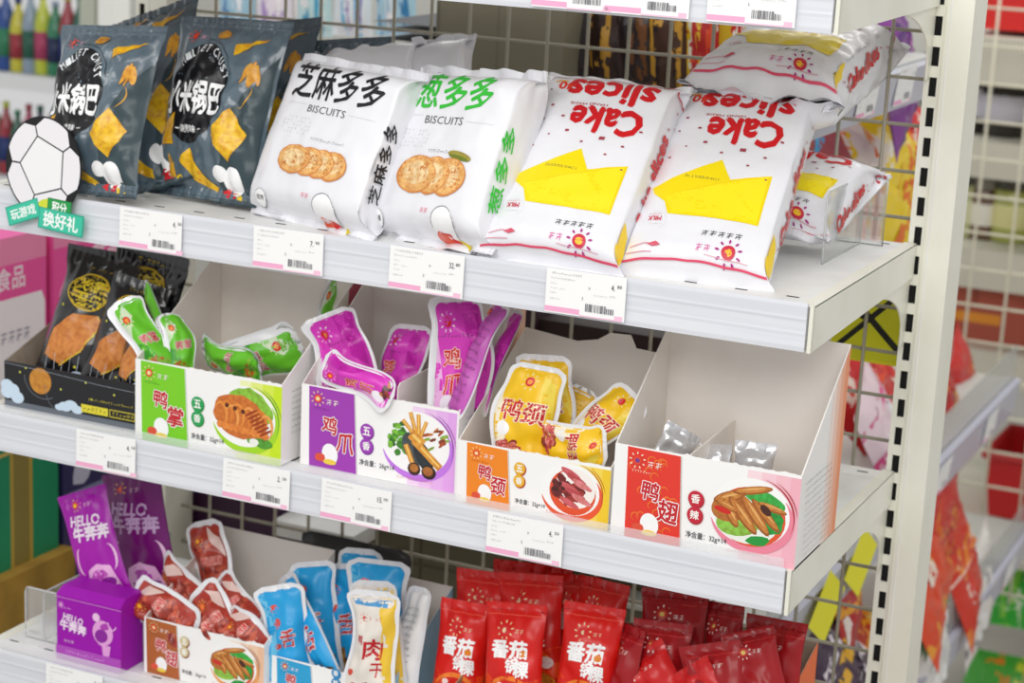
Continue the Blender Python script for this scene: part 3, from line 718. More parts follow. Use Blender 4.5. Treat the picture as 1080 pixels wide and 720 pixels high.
def black_front():
    A = Art('c'); A.rect(0, 0, 184, 54, '#1b1c20'); A.rect(0, 0, 188, 9, '#6b727c')
    A.ell(50, 38, 15, 15, '#c98a2c', 0, 24, m=ink('#d0902e', 'n')); A.arc(54, 42, 26, 24, 180, 300, .5, '#8a8f98'); A.arc(70, 40, 14, 30, 190, 300, .5, '#8a8f98')
    for x, y in ((4, 18), (12, 22), (-2+6, 26), (18, 14)): A.ell(x, y, 9, 7, '#cfe2f2')
    for x, y, r in ((84, 14, 9), (92, 17, 9), (100, 13, 8), (76, 12, 6)): A.ell(x, y, r, r*.6, '#cfe2f2')
    for x, y in ((22, 44), (78, 33), (30, 50), (112, 46), (150, 38), (120, 28)): A.ell(x, y, 1.3, 1.3, '#d8dc5a', 0, 6)
    A.line([(0, 52), (60, 50), (130, 46), (184, 45)], .5, '#9a9fa8')
    A.scribble(116, 26, 30, 3, '#d8c83a', 3); A.scribble(150, 26, 24, 3, '#d8c83a', 4)
    A.rect(106, 12, 142, 21, '#e6d83a'); A.rect(144, 12, 178, 21, '#d8c83a'); A.rect(145, 13, 177, 20, '#1b1c20'); A.scribble(109, 14, 30, 5, '#4a4620', 7); A.scribble(148, 14, 26, 4.5, '#d8c83a', 8)
    return A
tray('black display box with a small round food picture at the left end', (-.934, .022, zz), .184, .150, .054, .105, black_front(), inner=KRAFT, outer=mat('black_card', '#1b1c20', .5), jag=(2, 2))

# ---------------------------------------------------------------- pouches
def oblong(A, x0, y0, x1, y1, r, c, m=None):
    pts = []
    for cx, cy, a in ((x1-r, y0+r, -90), (x1-r, y1-r, 0), (x0+r, y1-r, 90), (x0+r, y0+r, 180)):
        for k in range(6): t = R(a+90*k/5); pts.append((cx+r*math.cos(t), cy+r*math.sin(t)))
    A.poly(pts, c, m)
# every pouch design is drawn on a 70 x 130 mm sheet, centred in x
def d_green():
    A = Art('p'); oblong(A, -22, 6, 32, 124, 10, '#6cc82e'); A.poly([(-22, 60), (-8, 50), (8, 20), (31, 10), (31, 7), (-20, 7)], '#3c9c2a'); A.poly([(-22, 100), (-5, 122), (4, 100), (-22, 70)], '#d4e8c4')
    A.sun(-10, 96, 12, '#f2e8c0', '#d8232a', '#f4a02a'); A.text('鸭掌', 6, 60, 34, 17, '#c8202a', .04, edge='#ffffff'); A.food(0, 24, 22, 13, ['#e08a32', '#c86a22', '#8fca3a'], 16, 2, 12, 6)
    return A
def d_purple():
    A = Art('p'); oblong(A, -26, 6, 32, 124, 10, '#dd3cc0'); A.poly([(-26, 90), (-20, 60), (-10, 20), (-8, 7), (-22, 7), (-26, 14)], '#f2b8e8'); A.poly([(31, 120), (31, 50), (12, 70), (6, 122)], '#c424a8')
    A.sun(-12, 104, 11, '#f6ddea', '#d8232a', '#f4a02a'); A.scribble(-26, 88, 40, 4, '#5a2a5c', 4)
    A.text('鸡', -9, 68, 18, 20, '#d8232a', .04, edge='#f9d9c8'); A.text('爪', -6, 42, 18, 20, '#d8232a', .04, edge='#f9d9c8'); A.ell(-10, 22, 9, 10, '#f4eef6'); A.food(8, 16, 18, 9, ['#e08a32', '#a03a2a', '#5a2a3a'], 12, 2, 12, 5)
    return A
def d_orange():
    A = Art('p'); oblong(A, -31, 6, 31, 124, 9, '#f6c61e'); A.poly([(-31, 100), (-20, 70), (-14, 30), (-10, 8), (-31, 12)], '#fbf2d8'); A.poly([(10, 120), (28, 110), (30, 60), (14, 90)], '#f7dd54')
    A.sun(-4, 110, 10, '#f6e6b0', '#d8232a', '#f4902a'); A.text('鸭颈', 0, 76, 46, 24, '#c8202a', .045, edge='#fff3d8'); A.ell(-19, 54, 7, 8, '#fafafa'); A.food(-8, 28, 22, 18, ['#d65a5a', '#b83c3c', '#e88a84', '#8c2a2a'], 22, 3, 14, 8, 30, 30)
    return A
def d_back(c='#e9b93a', t='#6a5018'):
    A = Art('p'); oblong(A, -31, 6, 31, 124, 9, c)
    for j in range(11): A.scribble(-24, 104-j*8.4, 44, 3.4, t, j)
    A.sun(-10, 114, 7, '#f6e6b0', '#d8232a', '#f4902a'); return A
def d_meat():
    A = Art('p'); oblong(A, -29, 8, 29, 122, 9, '#a83226', ink('#b53a2a', 'n'))
    A.food(0, 52, 26, 46, ['#c24a34', '#8c2418', '#d8664a', '#a03020'], 34, 5, 20, 8, 30, 60)
    A.sun(-4, 98, 9, '#f0b04a', '#e8702a', '#f4d02a'); A.text('鸭翅', 6, 66, 30, 14, '#d8232a', .03, edge='#f4d6c8'); A.scribble(-22, 34, 40, 3.6, '#f0d8d0', 3); A.scribble(-18, 26, 34, 3, '#f0d8d0', 5)
    A.poly([(8, 118), (27, 100), (27, 70), (16, 90)], '#e9c9c0')
    return A
def d_blue(ch='舌'):
    A = Art('p'); oblong(A, -30, 6, 30, 124, 9, '#22a4e2'); A.poly([(-30, 120), (-20, 122), (-10, 70), (-4, 8), (-26, 8), (-30, 14)], '#6cc4ec')
    A.ell(-12, 100, 7, 7, '#e8594a', n=10, amp=.2); A.ell(-10, 82, 6, 7, '#e0503e', n=10, amp=.2); A.text(ch, 8, 62, 21, 23, '#c8202a', .045, edge='#f6dcd4'); A.ell(-8, 54, 5, 4, '#d8432c', n=9, amp=.2)
    A.food(4, 24, 22, 13, ['#9a6a2c', '#6a4420', '#c8963a', '#e8c23a'], 18, 3, 14, 7)
    return A
def d_jerky():
    A = Art('p'); oblong(A, -31, 6, 31, 124, 8, '#ece4da'); A.poly([(31, 122), (8, 122), (16, 90), (10, 60), (22, 30), (20, 7), (31, 12)], '#f2c93a'); A.poly([(-26, 120), (26, 120), (20, 112), (-22, 114)], '#4a9ad0')
    A.sun(-12, 98, 8, '#e8a08c', '#d8232a', '#f4902a'); A.scribble(-4, 97, 18, 5, '#e0503e', 3)
    A.text('鸭', -15, 76, 9, 10, '#c8202a', .03); A.text('肉', 4, 66, 24, 24, '#c8202a', .04); A.text('干', 12, 42, 16, 16, '#c8202a', .03)
    A.food(-4, 16, 22, 11, ['#d8502a', '#a8301c', '#e8884a'], 16, 3, 14, 8); A.ell(-24, 38, 4, 4, '#e0503e', n=8, amp=.2)
    return A
def d_cartoonback():
    A = Art('p'); oblong(A, -31, 6, 31, 124, 8, '#ededec')
    for j in range(9): A.scribble(-22, 104-j*7, 40, 3.4, '#55555c', j)
    A.scribble(-20, 30, 30, 9, '#7a2438', 4); return A
def d_tomato():
    A = Art('p'); A.rect(-35, 0, 35, 130, '#dd1a14'); A.poly([(-35, 60), (-10, 40), (35, 55), (35, 20), (-35, 10)], '#f0461a'); A.arc(0, 30, 30, 22, 20, 160, 5, '#f6842a', 14, True)
    A.rect(-35, 121, 35, 122.5, '#b01010'); A.rect(-35, 117, 35, 118, '#f0584a')
    A.sun(-8, 102, 10, '#f0d8a8', '#d8232a', '#f0d8a8'); A.text('OISHI'[0:0] or '阳光', 9, 101, 12, 5, '#f0d0b0', .02)
    A.text('番茄', -2, 82, 44, 19, '#ffffff', .07); A.text('锅', 2, 65, 14, 14, '#ffffff', .06); A.text('粿', 14, 62, 17, 17, '#ffffff', .06); A.ell(14, 78, 5, 3.6, '#e8861c'); 
    A.poly([(-32, 8), (-26, 34), (-18, 28), (-10, 34), (-6, 12), (-12, -2), (-28, -2)], '#fbf6f2'); A.ell(-12, 44, 4, 3, '#fbdcd8'); A.ell(22, 36, 7, 7, '#f2dcd8'); A.scribble(18, 34, 8, 3, '#c8202a', 3)
    A.ell(14, 12, 16, 12, '#e8962a', 20, m=ink('#eb9a2c', 'n')); A.ell(0, 4, 12, 9, '#f2c23a', m=ink('#f2c23a', 'n'))
    return A
def d_dark(bg='#a30f18'):
    A = Art('p'); A.rect(-35, 0, 35, 130, bg); A.rect(-35, 119, 35, 120.5, '#7c0a12'); A.rect(-35, 112, 35, 113, '#cf3a3c')
    A.sun(-10, 100, 11, '#f3d9d2', '#c83a30', '#f0d070'); A.text('阳光', 9, 98, 13, 6, '#f3d9d2', .03); A.poly([(-35, 40), (0, 20), (35, 44), (35, 0), (-35, 0)], '#c81a1c'); A.scribble(-20, 44, 40, 4, '#f3d9d2', 4)
    return A
def d_hello(bg='#a80cac', fg='#f6e9f6'):
    A = Art('p'); A.rect(-35, 0, 35, 130, bg); A.sun(-12, 114, 8, '#f0c060', '#e8502a', '#f4d02a'); A.text('OISHI'[0:0] or '阳光', 6, 112, 14, 5, '#f0c8d8', .02); 
    A.text('HELLO', -3, 94, 44, 12, fg, .05, rot=-6, shear=.1); A.text('牛奔奔', 2, 78, 54, 18, fg, .07, rot=-4)
    A.poly([(-24, 8), (-16, 34), (0, 40), (18, 34), (26, 8), (12, 2), (-10, 2)], '#f0b8e4'); A.ell(0, 24, 12, 9, '#c04ab8'); A.arc(-22, 46, 6, 16, 80, 260, 3, '#f3c6e9', 10, True); A.arc(22, 44, 8, 16, -80, 90, 3, '#f3c6e9', 10, True); A.ell(6, 14, 14, 7, '#8a1c96', 10)
    return A
def d_bar():
    A = Art('p'); A.ell(0, 96, 22, 17, '#d8b62a', n=24); A.ell(0, 96, 20.5, 15.5, '#17171b', n=24); A.text('米锅', -2, 101, 28, 12, '#e6cc2c', .05); A.text('巴条', 3, 89, 28, 12, '#e6cc2c', .05); A.scribble(-12, 116, 26, 4, '#b89a2a', 2)
    A.poly([(-28, 34), (-24, 58), (-8, 74), (18, 78), (24, 70), (14, 46), (-6, 28)], '#d88a3c', ink('#dc8c3e', 'n')); A.line([(18, 77), (24, 70), (12, 44), (-8, 28)], 1.4, '#e8c23a')
    for x, y, r in ((-20, 14, 8), (-12, 18, 7), (14, 22, 8), (22, 18, 7), (4, 8, 5)): A.ell(x, y, r, r*.6, '#cfe2f2')
    for k in range(5): A.line([(-20+k*8, 10), (-24+k*9, 40)], .5, '#c9ced6')
    for x, y in ((-24, 80), (20, 60), (10, 30), (-6, 20)): A.ell(x, y, 1.2, 1.2, '#e6dc4a', 0, 6)
    return A
DES = dict(dark2=(lambda: d_dark('#cf1a1c'), mat('bright_red_film', '#cc181a', .27, coat=.5, bump=.4, bscale=50), None), green=(d_green, RIM, SILV), purple=(d_purple, RIM, RIM), orange=(d_orange, RIM, RIM), obo=(d_back, RIM, SILV), pback=(lambda: d_back('#c65ab8', '#5a2458'), RIM, RIM), meat=(d_meat, RIM, RIM), blue=(d_blue, RIM, RIM),
           jerky=(d_jerky, RIM, RIM), note=(d_cartoonback, RIM, RIM), tomato=(d_tomato, mat('red_film', '#d81612', .27, coat=.5, bump=.4, bscale=50), None), dark=(d_dark, mat('dark_red_film', '#9c0e16', .27, coat=.5, bump=.4, bscale=50), None),
           hello2=(lambda: d_hello('#74086e', '#c9a8d0'), mat('deep_purple_film', '#6e0868', .3, coat=.3, bump=.3, bscale=50), None), hello=(d_hello, mat('purple_film', '#9c0ea0', .3, coat=.4, bump=.3, bscale=50), None), bar=(d_bar, FILMK, FILMK), silver=(None, SILV, SILV))
DES_C = {}
RETORT = dict(corner=.012, seal=.007, rim=.005, pinch=.02, wr=.0042, crease=.0012, organic=.6)
FLOW = dict(corner=0, seal=.009, rim=.001, pinch=.08, wr=.0032, crease=.0022)
def pouch(kind, name, label, group, cat, B, YB, T, YT, W, twist=0, floor=None, thick=.016, seed=0, ref=(0, -1, 0), side=1, **kw):
    art, film, back = DES[kind]
    if kind not in DES_C: DES_C[kind] = art() if art else None
    b, t = at_y(B[0], B[1], YB), at_y(T[0], T[1], YT)
    if floor is not None and b.z < floor+.004:
        k = (t.z-(floor+.004))/(t.z-b.z); b = t+(b-t)*k
    H = (t-b).length
    base = dict(RETORT if kind in ('green', 'purple', 'orange', 'obo', 'pback', 'meat', 'blue', 'jerky', 'note') else FLOW); base.update(kw)
    sh = Pouch(W, H, thick, seed=seed, **base)
    A = DES_C[kind]
    return solid_bag(name, sh, film, A, pose(b, t, twist, ref), label, group, cat, None, sx=W*1000/70*.985, sy=H*1000/130, g=4, cell=.004, back=back, h0=.0008)
f2 = Z2+.0015
G1, K1 = 'black foil snack bars', 'snack bar'
pouch('bar', 'snack_bar', 'black snack bar at the left of its black box, oval yellow lettering uppermost', G1, K1, (62, 420), .045, (112, 272), .115, .086, 6, f2, .024, 61, seal=.014)
pouch('bar', 'snack_bar', 'black snack bar in the middle of the black box, leaning right', G1, K1, (106, 425), .050, (152, 296), .10, .070, 12, f2, .022, 62, seal=.012)
pouch('bar', 'snack_bar', 'black snack bar at the right of the black box, against the green box', G1, K1, (136, 425), .035, (160, 322), .08, .052, -6, f2, .022, 63, seal=.012)
pouch('bar', 'snack_bar', 'black snack bar behind the others, its plain end seam sticking up at the upper left', G1, K1, (85, 400), .12, (104, 262), .150, .085, 0, f2, .016, 64, seal=.016)
pouch('bar', 'snack_bar', 'black snack bar whose wide black end reaches over the green box', G1, K1, (125, 420), .105, (166, 262), .148, .105, -6, f2, .018, 65, seal=.022, topfold=.006)
G1, K1 = 'green duck claw pouches', 'pouch'
pouch('green', 'food_pouch', 'green and white pouch leaning furthest left over the corner of the green box', G1, K1, (172, 400), .025, (132, 314), .04, .040, 38, f2, .014, 71)
pouch('green', 'food_pouch', 'green pouch with a red sun mark, second from the left in the green box', G1, K1, (192, 400), .055, (152, 300), .085, .042, -35, f2, .014, 72)
pouch('green', 'food_pouch', 'narrow silvery green pouch third from the left in the green box', G1, K1, (196, 398), .040, (176, 330), .055, .034, 50, f2, .014, 73)
pouch('green', 'food_pouch', 'green pouch lying low in the middle of the green box, white end up', G1, K1, (276, 398), .05, (214, 366), .075, .045, -20, f2, .014, 74)
pouch('green', 'food_pouch', 'dark green pouch lying in the right corner of the green box', G1, K1, (240, 392), .075, (316, 358), .095, .058, 15, f2, .018, 75)
G1, K1 = 'magenta chicken feet pouches', 'pouch'
pouch('purple', 'food_pouch', 'large crumpled magenta pouch at the left end of the purple box', G1, K1, (378, 436), .055, (338, 332), .075, .066, 25, f2, .022, 81, twist_=0) if False else pouch('purple', 'food_pouch', 'large crumpled magenta pouch at the left end of the purple box', G1, K1, (380, 440), .055, (343, 330), .075, .066, 22, f2, .022, 81, wr=.006)
pouch('purple', 'food_pouch', 'magenta pouch lying across the front left rim of the purple box', G1, K1, (412, 424), .02, (342, 378), .035, .036, 10, None, .014, 82, wr=.004)
pouch('purple', 'food_pouch', 'magenta pouch standing at the back middle of the purple box', G1, K1, (418, 440), .085, (432, 342), .115, .060, -15, f2, .020, 83, wr=.006)
pouch('purple', 'food_pouch', 'tallest magenta pouch with an orange sun mark, right of the divider in the purple box', G1, K1, (484, 450), .055, (482, 312), .085, .064, 18, f2, .020, 84, wr=.003)
pouch('pback', 'food_pouch', 'thin magenta pouch turned printed back outwards, leaning right in the purple box', G1, K1, (474, 440), .040, (532, 318), .075, .040, -40, f2, .012, 85)
pouch('purple', 'food_pouch', 'magenta pouch squeezed against the right wall of the purple box', G1, K1, (505, 440), .075, (545, 325), .115, .040, -50, f2, .012, 86)
G1, K1 = 'yellow duck neck pouches', 'pouch'
pouch('orange', 'food_pouch', 'yellow pouch tilted rightwards at the left of the orange box, meat picture at its foot', G1, K1, (545, 505), .035, (566, 384), .06, .066, 8, f2, .020, 91)
pouch('orange', 'food_pouch', 'yellow pouch whose rounded end shows behind the tilted one in the orange box', G1, K1, (570, 490), .075, (574, 374), .095, .070, -6, f2, .018, 92)
pouch('obo', 'food_pouch', 'yellow pouch showing lines of small print at the back of the orange box', G1, K1, (588, 478), .085, (616, 408), .105, .050, -12, f2, .018, 93)
pouch('orange', 'food_pouch', 'yellow pouch with red lettering leaning into the right side of the orange box', G1, K1, (596, 492), .05, (668, 412), .085, .050, -18, f2, .018, 94)
pouch('orange', 'food_pouch', 'yellow pouch lying flat along the front of the orange box', G1, K1, (566, 468), .045, (640, 474), .03, .050, 30, f2, .016, 95, ref=(0, -.8, .6))
G1, K1 = 'silver backed duck wing pouches', 'pouch'
pouch('silver', 'food_pouch', 'silver pouch left of the divider in the red and white box', G1, K1, (696, 500), .055, (722, 452), .075, .038, 25, f2, .014, 101, wr=.006)
pouch('silver', 'food_pouch', 'silver pouch just right of the divider in the red and white box', G1, K1, (752, 510), .05, (754, 468), .06, .042, -20, f2, .014, 102, wr=.006)
pouch('silver', 'food_pouch', 'silver pouch nearest the right wall of the red and white box', G1, K1, (792, 515), .06, (798, 466), .07, .040, 15, f2, .016, 103, wr=.006)
# ---------------------------------------------------------------- lowest shelf
f3 = Z3+.0015
def flat_box(x0, y0, z0, W, D, H, m, art, top_m, name, label, cat, group=None, rz=0):
    root = empty(name, (x0, y0, z0), rz); tag(root, label, cat, group)
    b = MB(); bev = .0015
    o = [(bev, 0), (W-bev, 0), (W, bev), (W, D-bev), (W-bev, D), (bev, D), (0, D-bev), (0, bev)]
    b.prism([p for p in o], m, lambda p: V((p[0], p[1], 0)), lambda p: V((p[0], p[1], H)))
    if art: art.stamp(b, plane_fn((0, 0, 0), (1, 0, 0), (0, 0, 1)), None, .0001, .000006)
    b.build('carton_body', root)
    return root
PUR = mat('purple_card', '#a00cae', .5, spec=.3)
A = Art('c'); A.sun(7, 66, 4.6, '#e9a8e4', '#f3c0ea', '#d060c8'); A.scribble(11, 62, 8, 2.4, '#f0c0ea', 2)
A.text('HELLO', 24, 52, 27, 8, '#f9e6f9', .05, rot=-6, shear=.1); A.text('牛奔奔', 24, 42, 36, 12, '#f9e6f9', .07, rot=-4)
A.ell(65, 44, 14, 15, '#e9a4e0', 0, 18); A.ell(63, 40, 9, 8, '#8f1a9e', 20); A.ell(68, 52, 7, 4, '#b43cb4', 20); A.ell(56, 61, 5, 5, '#f3c6ee'); A.arc(78, 60, 6, 10, 190, 330, 1.6, '#f0b0e8', 8); A.poly([(58, 30), (64, 28), (66, 12), (74, 18), (76, 30)], '#e9a4e0')
A.text('净含量', 18, 24, 14, 3.4, '#e8b8e4'); A.rect(0, 0, 90, 17, '#b84fc0'); A.scribble(14, 9, 52, 3.6, '#edc0ea', 5); A.scribble(22, 3.5, 36, 3, '#edc0ea', 6); A.line([(0, 75.5), (90, 75.5)], .7, '#e39ae0')
p = at_z(66, 690, Z3)
pc = flat_box(p.x, .014, Z3+.0005, .089, .045, .078, PUR, A, PUR, 'product_carton', 'small purple carton with white lettering at the front of the lowest shelf', 'carton')
b = MB(); b.prism([(0, 0), (.089, 0), (.089, .045), (0, .045)], PUR, lambda q: V((q[0], q[1], .078)), lambda q: V((q[0]*.97+.0013, q[1]*.72+.012, .0855))); b.build('carton_lid', pc)
G1 = 'purple packets behind the purple carton'
pouch('hello', 'snack_packet', 'purple packet leaning left with white lettering, close behind the purple carton', G1, 'snack packet', (114, 628), .065, (86, 517), .085, .064, 12, None, .012, 111, seal=.006, wr=.0015)
pouch('hello2', 'snack_packet', 'darker purple packet upright, right of the leaning one', G1, 'snack packet', (160, 632), .12, (137, 498), .135, .098, -8, None, .02, 112, seal=.006, wr=.002)
# brown tray
def brown_front():
    return tray_art(158, 66, '#b5622c', '#8c3c1c', '鸭翅', '五香', '#d8c89a', '净含量：26g×14', '#f0a868', ['#fbe9da', '#f8dcc6', '#f5cfb2', '#f2c4a2'], food_wing, px0=4, px1=44, badge_pos=(54, 42), k=.78)
a = at_z(150, 735, Z3); 
tray('brown panelled display box holding the red meat pouches', (-.752, .035, Z3+.0004), .158, .150, .066, .130, brown_front(), divider=None)
tray('blue panelled display box holding the blue and yellow pouches', (-.590, .045, Z3+.0004), .149, .140, .052, .117, tray_art(149, 52, '#2aa4d8', '#1c7cb0', '鸭舌', '香辣', '#2a8cc8', '净含量：26g×14', '#7cc8e8', ['#dff1fa', '#c8e8f6', '#b4dff2'], food_neck, px0=8, px1=50, k=.7), sideout=mat('blue_card', '#9ccfec', .5))
G1, K1 = 'red meat pouches', 'pouch'
for k, (B, YB, T, YT, W, tw, lb) in enumerate((((228, 640), .120, (218, 548), .150, .052, 6, 'red meat pouch standing highest at the back of the brown box'),
        ((222, 645), .085, (172, 594), .11, .052, -12, 'red meat pouch leaning left at the back of the brown box'),
        ((208, 668), .045, (140, 628), .06, .060, 10, 'red meat pouch hanging over the left corner of the brown box'),
        ((268, 668), .065, (232, 608), .09, .048, 0, 'dark red meat pouch under the standing one in the brown box'),
        ((256, 690), .045, (206, 622), .065, .052, 14, 'red meat pouch with a white end in the middle of the brown box'),
        ((286, 690), .05, (240, 645), .06, .045, -12, 'red meat pouch lying towards the right of the brown box'))):
    pouch('meat', 'food_pouch', lb, G1, K1, B, YB, T, YT, W, tw, f3, .026, 120+k, wr=.007)
G1 = 'blue duck tongue pouches'
for k, (B, YB, T, YT, W, tw, lb) in enumerate((((312, 722), .055, (290, 617), .065, .056, 14, 'pale blue pouch with red characters at the left of the blue box'),
        ((358, 735), .060, (300, 606), .09, .050, -24, 'blue pouch slanting to the right behind the pale blue one'),
        ((336, 715), .095, (326, 592), .12, .062, 12, 'blue pouch with a white rim standing at the back left of the blue box'),
        ((366, 715), .11, (360, 594), .14, .060, -8, 'dark blue pouch at the back middle of the blue box'),
        ((400, 700), .115, (402, 590), .13, .074, 4, 'blue pouch with a sun mark behind the jerky pouch'),
        ((378, 700), .14, (376, 578), .155, .060, 0, 'blue pouch furthest back, only its white tip showing'))):
    pouch('blue', 'food_pouch', lb, G1, K1, B, YB, T, YT, W, tw, f3, .018, 130+k)
G1 = 'white and yellow jerky pouches'
pouch('jerky', 'food_pouch', 'white and yellow jerky pouch with large red characters', G1, K1, (392, 745), .035, (393, 622), .055, .060, 4, f3, .020, 141)
pouch('jerky', 'food_pouch', 'jerky pouch directly behind the one with large red characters, its yellow edge showing', G1, K1, (404, 740), .065, (396, 612), .085, .066, -8, f3, .018, 142)
pouch('note', 'food_pouch', 'white backed pouch with small black print at the right of the blue box', G1, K1, (426, 745), .07, (440, 618), .105, .046, -25, f3, .014, 143)
# kraft boxes for the bags
tray('brown board box holding the bright red bags', (-.372, .022, Z3+.0004), .164, .20, .055, .105, None, inner=mat('kraft_card', '#b79b7c', .8, mix='#ab8f70', mscale=30), outer=mat('kraft_card', '#b79b7c'))
tray('grey board box with an orange side holding the dark red packets', (-.206, .022, Z3+.0004), .172, .22, .055, .120, None, inner=KRAFT, outer=CARDW, sideout=mat('orange_card', '#e9692c'))
G1, K1 = 'bright red tomato snack bags', 'snack bag'
for k, (B, YB, T, YT, W, tw, lb) in enumerate((((478, 760), .075, (494, 634), .105, .062, 6, 'bright red bag with white lettering, leftmost in front'),
        ((540, 765), .065, (545, 636), .095, .070, 4, 'bright red bag with white lettering, middle of the front row'),
        ((612, 770), .070, (628, 638), .10, .066, 8, 'bright red bag with white lettering, right end of the front row'),
        ((505, 730), .12, (515, 602), .15, .075, 0, 'bright red bag behind the leftmost front one'),
        ((560, 730), .115, (560, 605), .14, .080, -4, 'bright red bag behind the gap between the front ones'),
        ((600, 730), .15, (606, 606), .17, .060, 12, 'bright red bag at the back with a dark patch on its top'),
        ((622, 730), .135, (638, 612), .16, .062, -6, 'bright red bag behind the right front one, sun mark showing'),
        ((540, 720), .18, (548, 592), .20, .060, 10, 'bright red bag at the very back, only its top corner in view'),
        ((582, 720), .19, (586, 594), .21, .050, -15, 'bright red bag tucked in last before the wire, near the middle'))):
    pouch('tomato', 'snack_bag', lb, G1, K1, B, YB, T, YT, W, tw, f3, .026, 150+k)
G1, K1 = 'red packets in the grey board box', 'snack packet'
for k, (B, YB, T, YT, W, tw, lb) in enumerate((((706, 735), .125, (712, 622), .155, .074, 4, 'dark red packet standing at the back left with a sawtooth top'),
        ((758, 740), .14, (764, 636), .16, .050, -14, 'darkest red packet, standing narrow in the middle at the back'),
        ((806, 770), .12, (820, 652), .15, .070, -8, 'dark red packet leaning at the right end against the orange side'),
        ((810, 760), .085, (788, 664), .11, .055, 14, 'dark red packet in the middle slanting down to the right'),
        ((764, 775), .075, (748, 678), .095, .066, 4, 'dark red packet lying in the centre of its box'),
        ((712, 765), .075, (672, 688), .095, .064, 6, 'brighter red packet at the front left with a large white sun mark'),
        ((765, 790), .065, (722, 704), .085, .064, -6, 'brighter red packet at the very front, cut by the lower edge'),
        ((650, 770), .075, (668, 660), .10, .044, -30, 'dark red packet pushed in beside the bright red bags'),
        ((690, 760), .09, (700, 655), .115, .062, 10, 'dark red packet below the sawtooth one at the back left'))):
    pouch('dark' if k not in (5, 6) else 'dark2', 'snack_packet', lb, G1, K1, B, YB, T, YT, W, tw, f3, .020, 170+k)
# ---------------------------------------------------------------- clear lips, dividers, football sign
LIP = mat('clear_plastic_lip', '#f6f8fa', .15, alpha=.28, spec=.4)
for sname, hh in (('shelf.002', .012), ('shelf.003', .016)):
    sh_ = bpy.data.objects[sname]; b = MB(); b.box((-LEN+.004, -.0035, .0005), (-.008, -.0025, hh), LIP); b.build('clear_lip', sh_)
for (X, Y0, Y1, z, H, W, lb, yf) in ((-.052, .19, .325, 0, .075, .050, 'clear acrylic divider near the right end of the upper shelf', .325), (-.902, .045, .30, Z3, .062, .050, 'clear acrylic divider left of the purple carton on the lowest shelf', .045)):
    root = empty('shelf_divider', (X, Y0, z+.0008)); tag(root, lb, 'divider', 'clear acrylic shelf dividers')
    def rr(w, h, r=.006):
        pts = [(0, 0), (w, 0)]
        for cx, a0 in ((w-r, 0), (r, 90)):
            for k in range(6): t = R(a0+18*k); pts.append((cx+r*math.cos(t), h-r+r*math.sin(t)))
        return pts
    def rimmed(mb, pts, f, t):
        mb.prism(pts, CLEAR, lambda p: f(p[0], p[1], 0), lambda p: f(p[0], p[1], t))
        loop = [f(p[0], p[1], t/2) for p in pts]+[f(pts[0][0], pts[0][1], t/2)]; mb.tube(loop, .0009, CLEARED, 6)
    b = MB(); rimmed(b, rr(W, H), lambda u, v, d: V((u-W/2, yf-Y0+d, v)), .0014); b.build('end_plate', root)
    b = MB(); rimmed(b, rr(Y1-Y0, H*.96), lambda u, v, d: V((d, u+.0016 if yf == Y0 or yf < .1 else u-.0008, v)), .0014); b.build('long_plate', root)
A = Art('c'); A.ell(0, 0, 44, 44, '#0c0c0e', n=48); A.ell(0, 0, 42.6, 42.6, '#f2eff3', n=48)
def pent(r, rot): return [(r*math.cos(R(rot+72*k)), r*math.sin(R(rot+72*k))) for k in range(5)]
A.poly(pent(28, 106), '#0c0c0e'); A.poly(pent(26.4, 106), '#f6f5f6')
for (x, y) in pent(28, 106): A.line([(x, y), (x*1.28, y*1.28)], 1.4, '#0c0c0e')
for k in range(5):
    a0 = 106+72*k; a = R(a0); p1 = (36*math.cos(a), 36*math.sin(a))
    q = [(43*math.cos(R(a0+d)), 43*math.sin(R(a0+d))) for d in (-17, -8, 0, 8, 17)]
    A.poly([p1]+q, '#0c0c0e')
def rib(A, cx, cy, w, h, rot, c, t, tw, th):
    ca, sa = math.cos(R(rot)), math.sin(R(rot)); f = lambda x, y: (cx+x*ca-y*sa, cy+x*sa+y*ca)
    A.poly([f(-w/2-.8, -h/2-.8), f(w/2+.8, -h/2-.8), f(w/2+.8, h/2+.8), f(-w/2-.8, h/2+.8)], '#1f9f86' if c != '#1e9c4a' else '#157a36')
    A.poly([f(-w/2, -h/2), f(w/2, -h/2), f(w/2, h/2), f(-w/2, h/2)], c); A.text(t, cx, cy, tw, th, '#fafffc', .045, rot=rot)
A.ell(4, -34, 9, 7, '#d6e03a', n=9, amp=.25)
rib(A, -22, -42, 38, 15, 19, '#3cc6a4', '玩游戏', 30, 9); rib(A, 20, -34, 26, 13, -3, '#1e9c4a', '积分', 17, 9.5); rib(A, 22, -46, 50, 17, -4, '#3cc6a4', '换好礼', 40, 13)
p = at_y(45, 176, -.012)
b = MB(); BK = mat('sign_board', '#0c0c0e', .5); b.prism([(44*.001*math.cos(2*PI*k/48), 44*.001*math.sin(2*PI*k/48)) for k in range(48)], BK, lambda q: V((q[0], .0012, q[1])), lambda q: V((q[0], 0, q[1])))
for (cx, cy, w, h, rot) in ((-22, -42, 40, 17, 19), (22, -46, 52, 19, -4)):
    ca, sa = math.cos(R(rot)), math.sin(R(rot)); b.prism([((cx+x*ca-y*sa)*.001, (cy+x*sa+y*ca)*.001) for x, y in ((-w/2, -h/2), (w/2, -h/2), (w/2, h/2), (-w/2, h/2))], mat('sign_ribbon', '#3cc6a4', .5), lambda q: V((q[0], .0008, q[1])), lambda q: V((q[0], -.00005, q[1])))
A.stamp(b, plane_fn((0, 0, 0), (1, 0, 0), (0, 0, 1)), None, .0002, .00001)
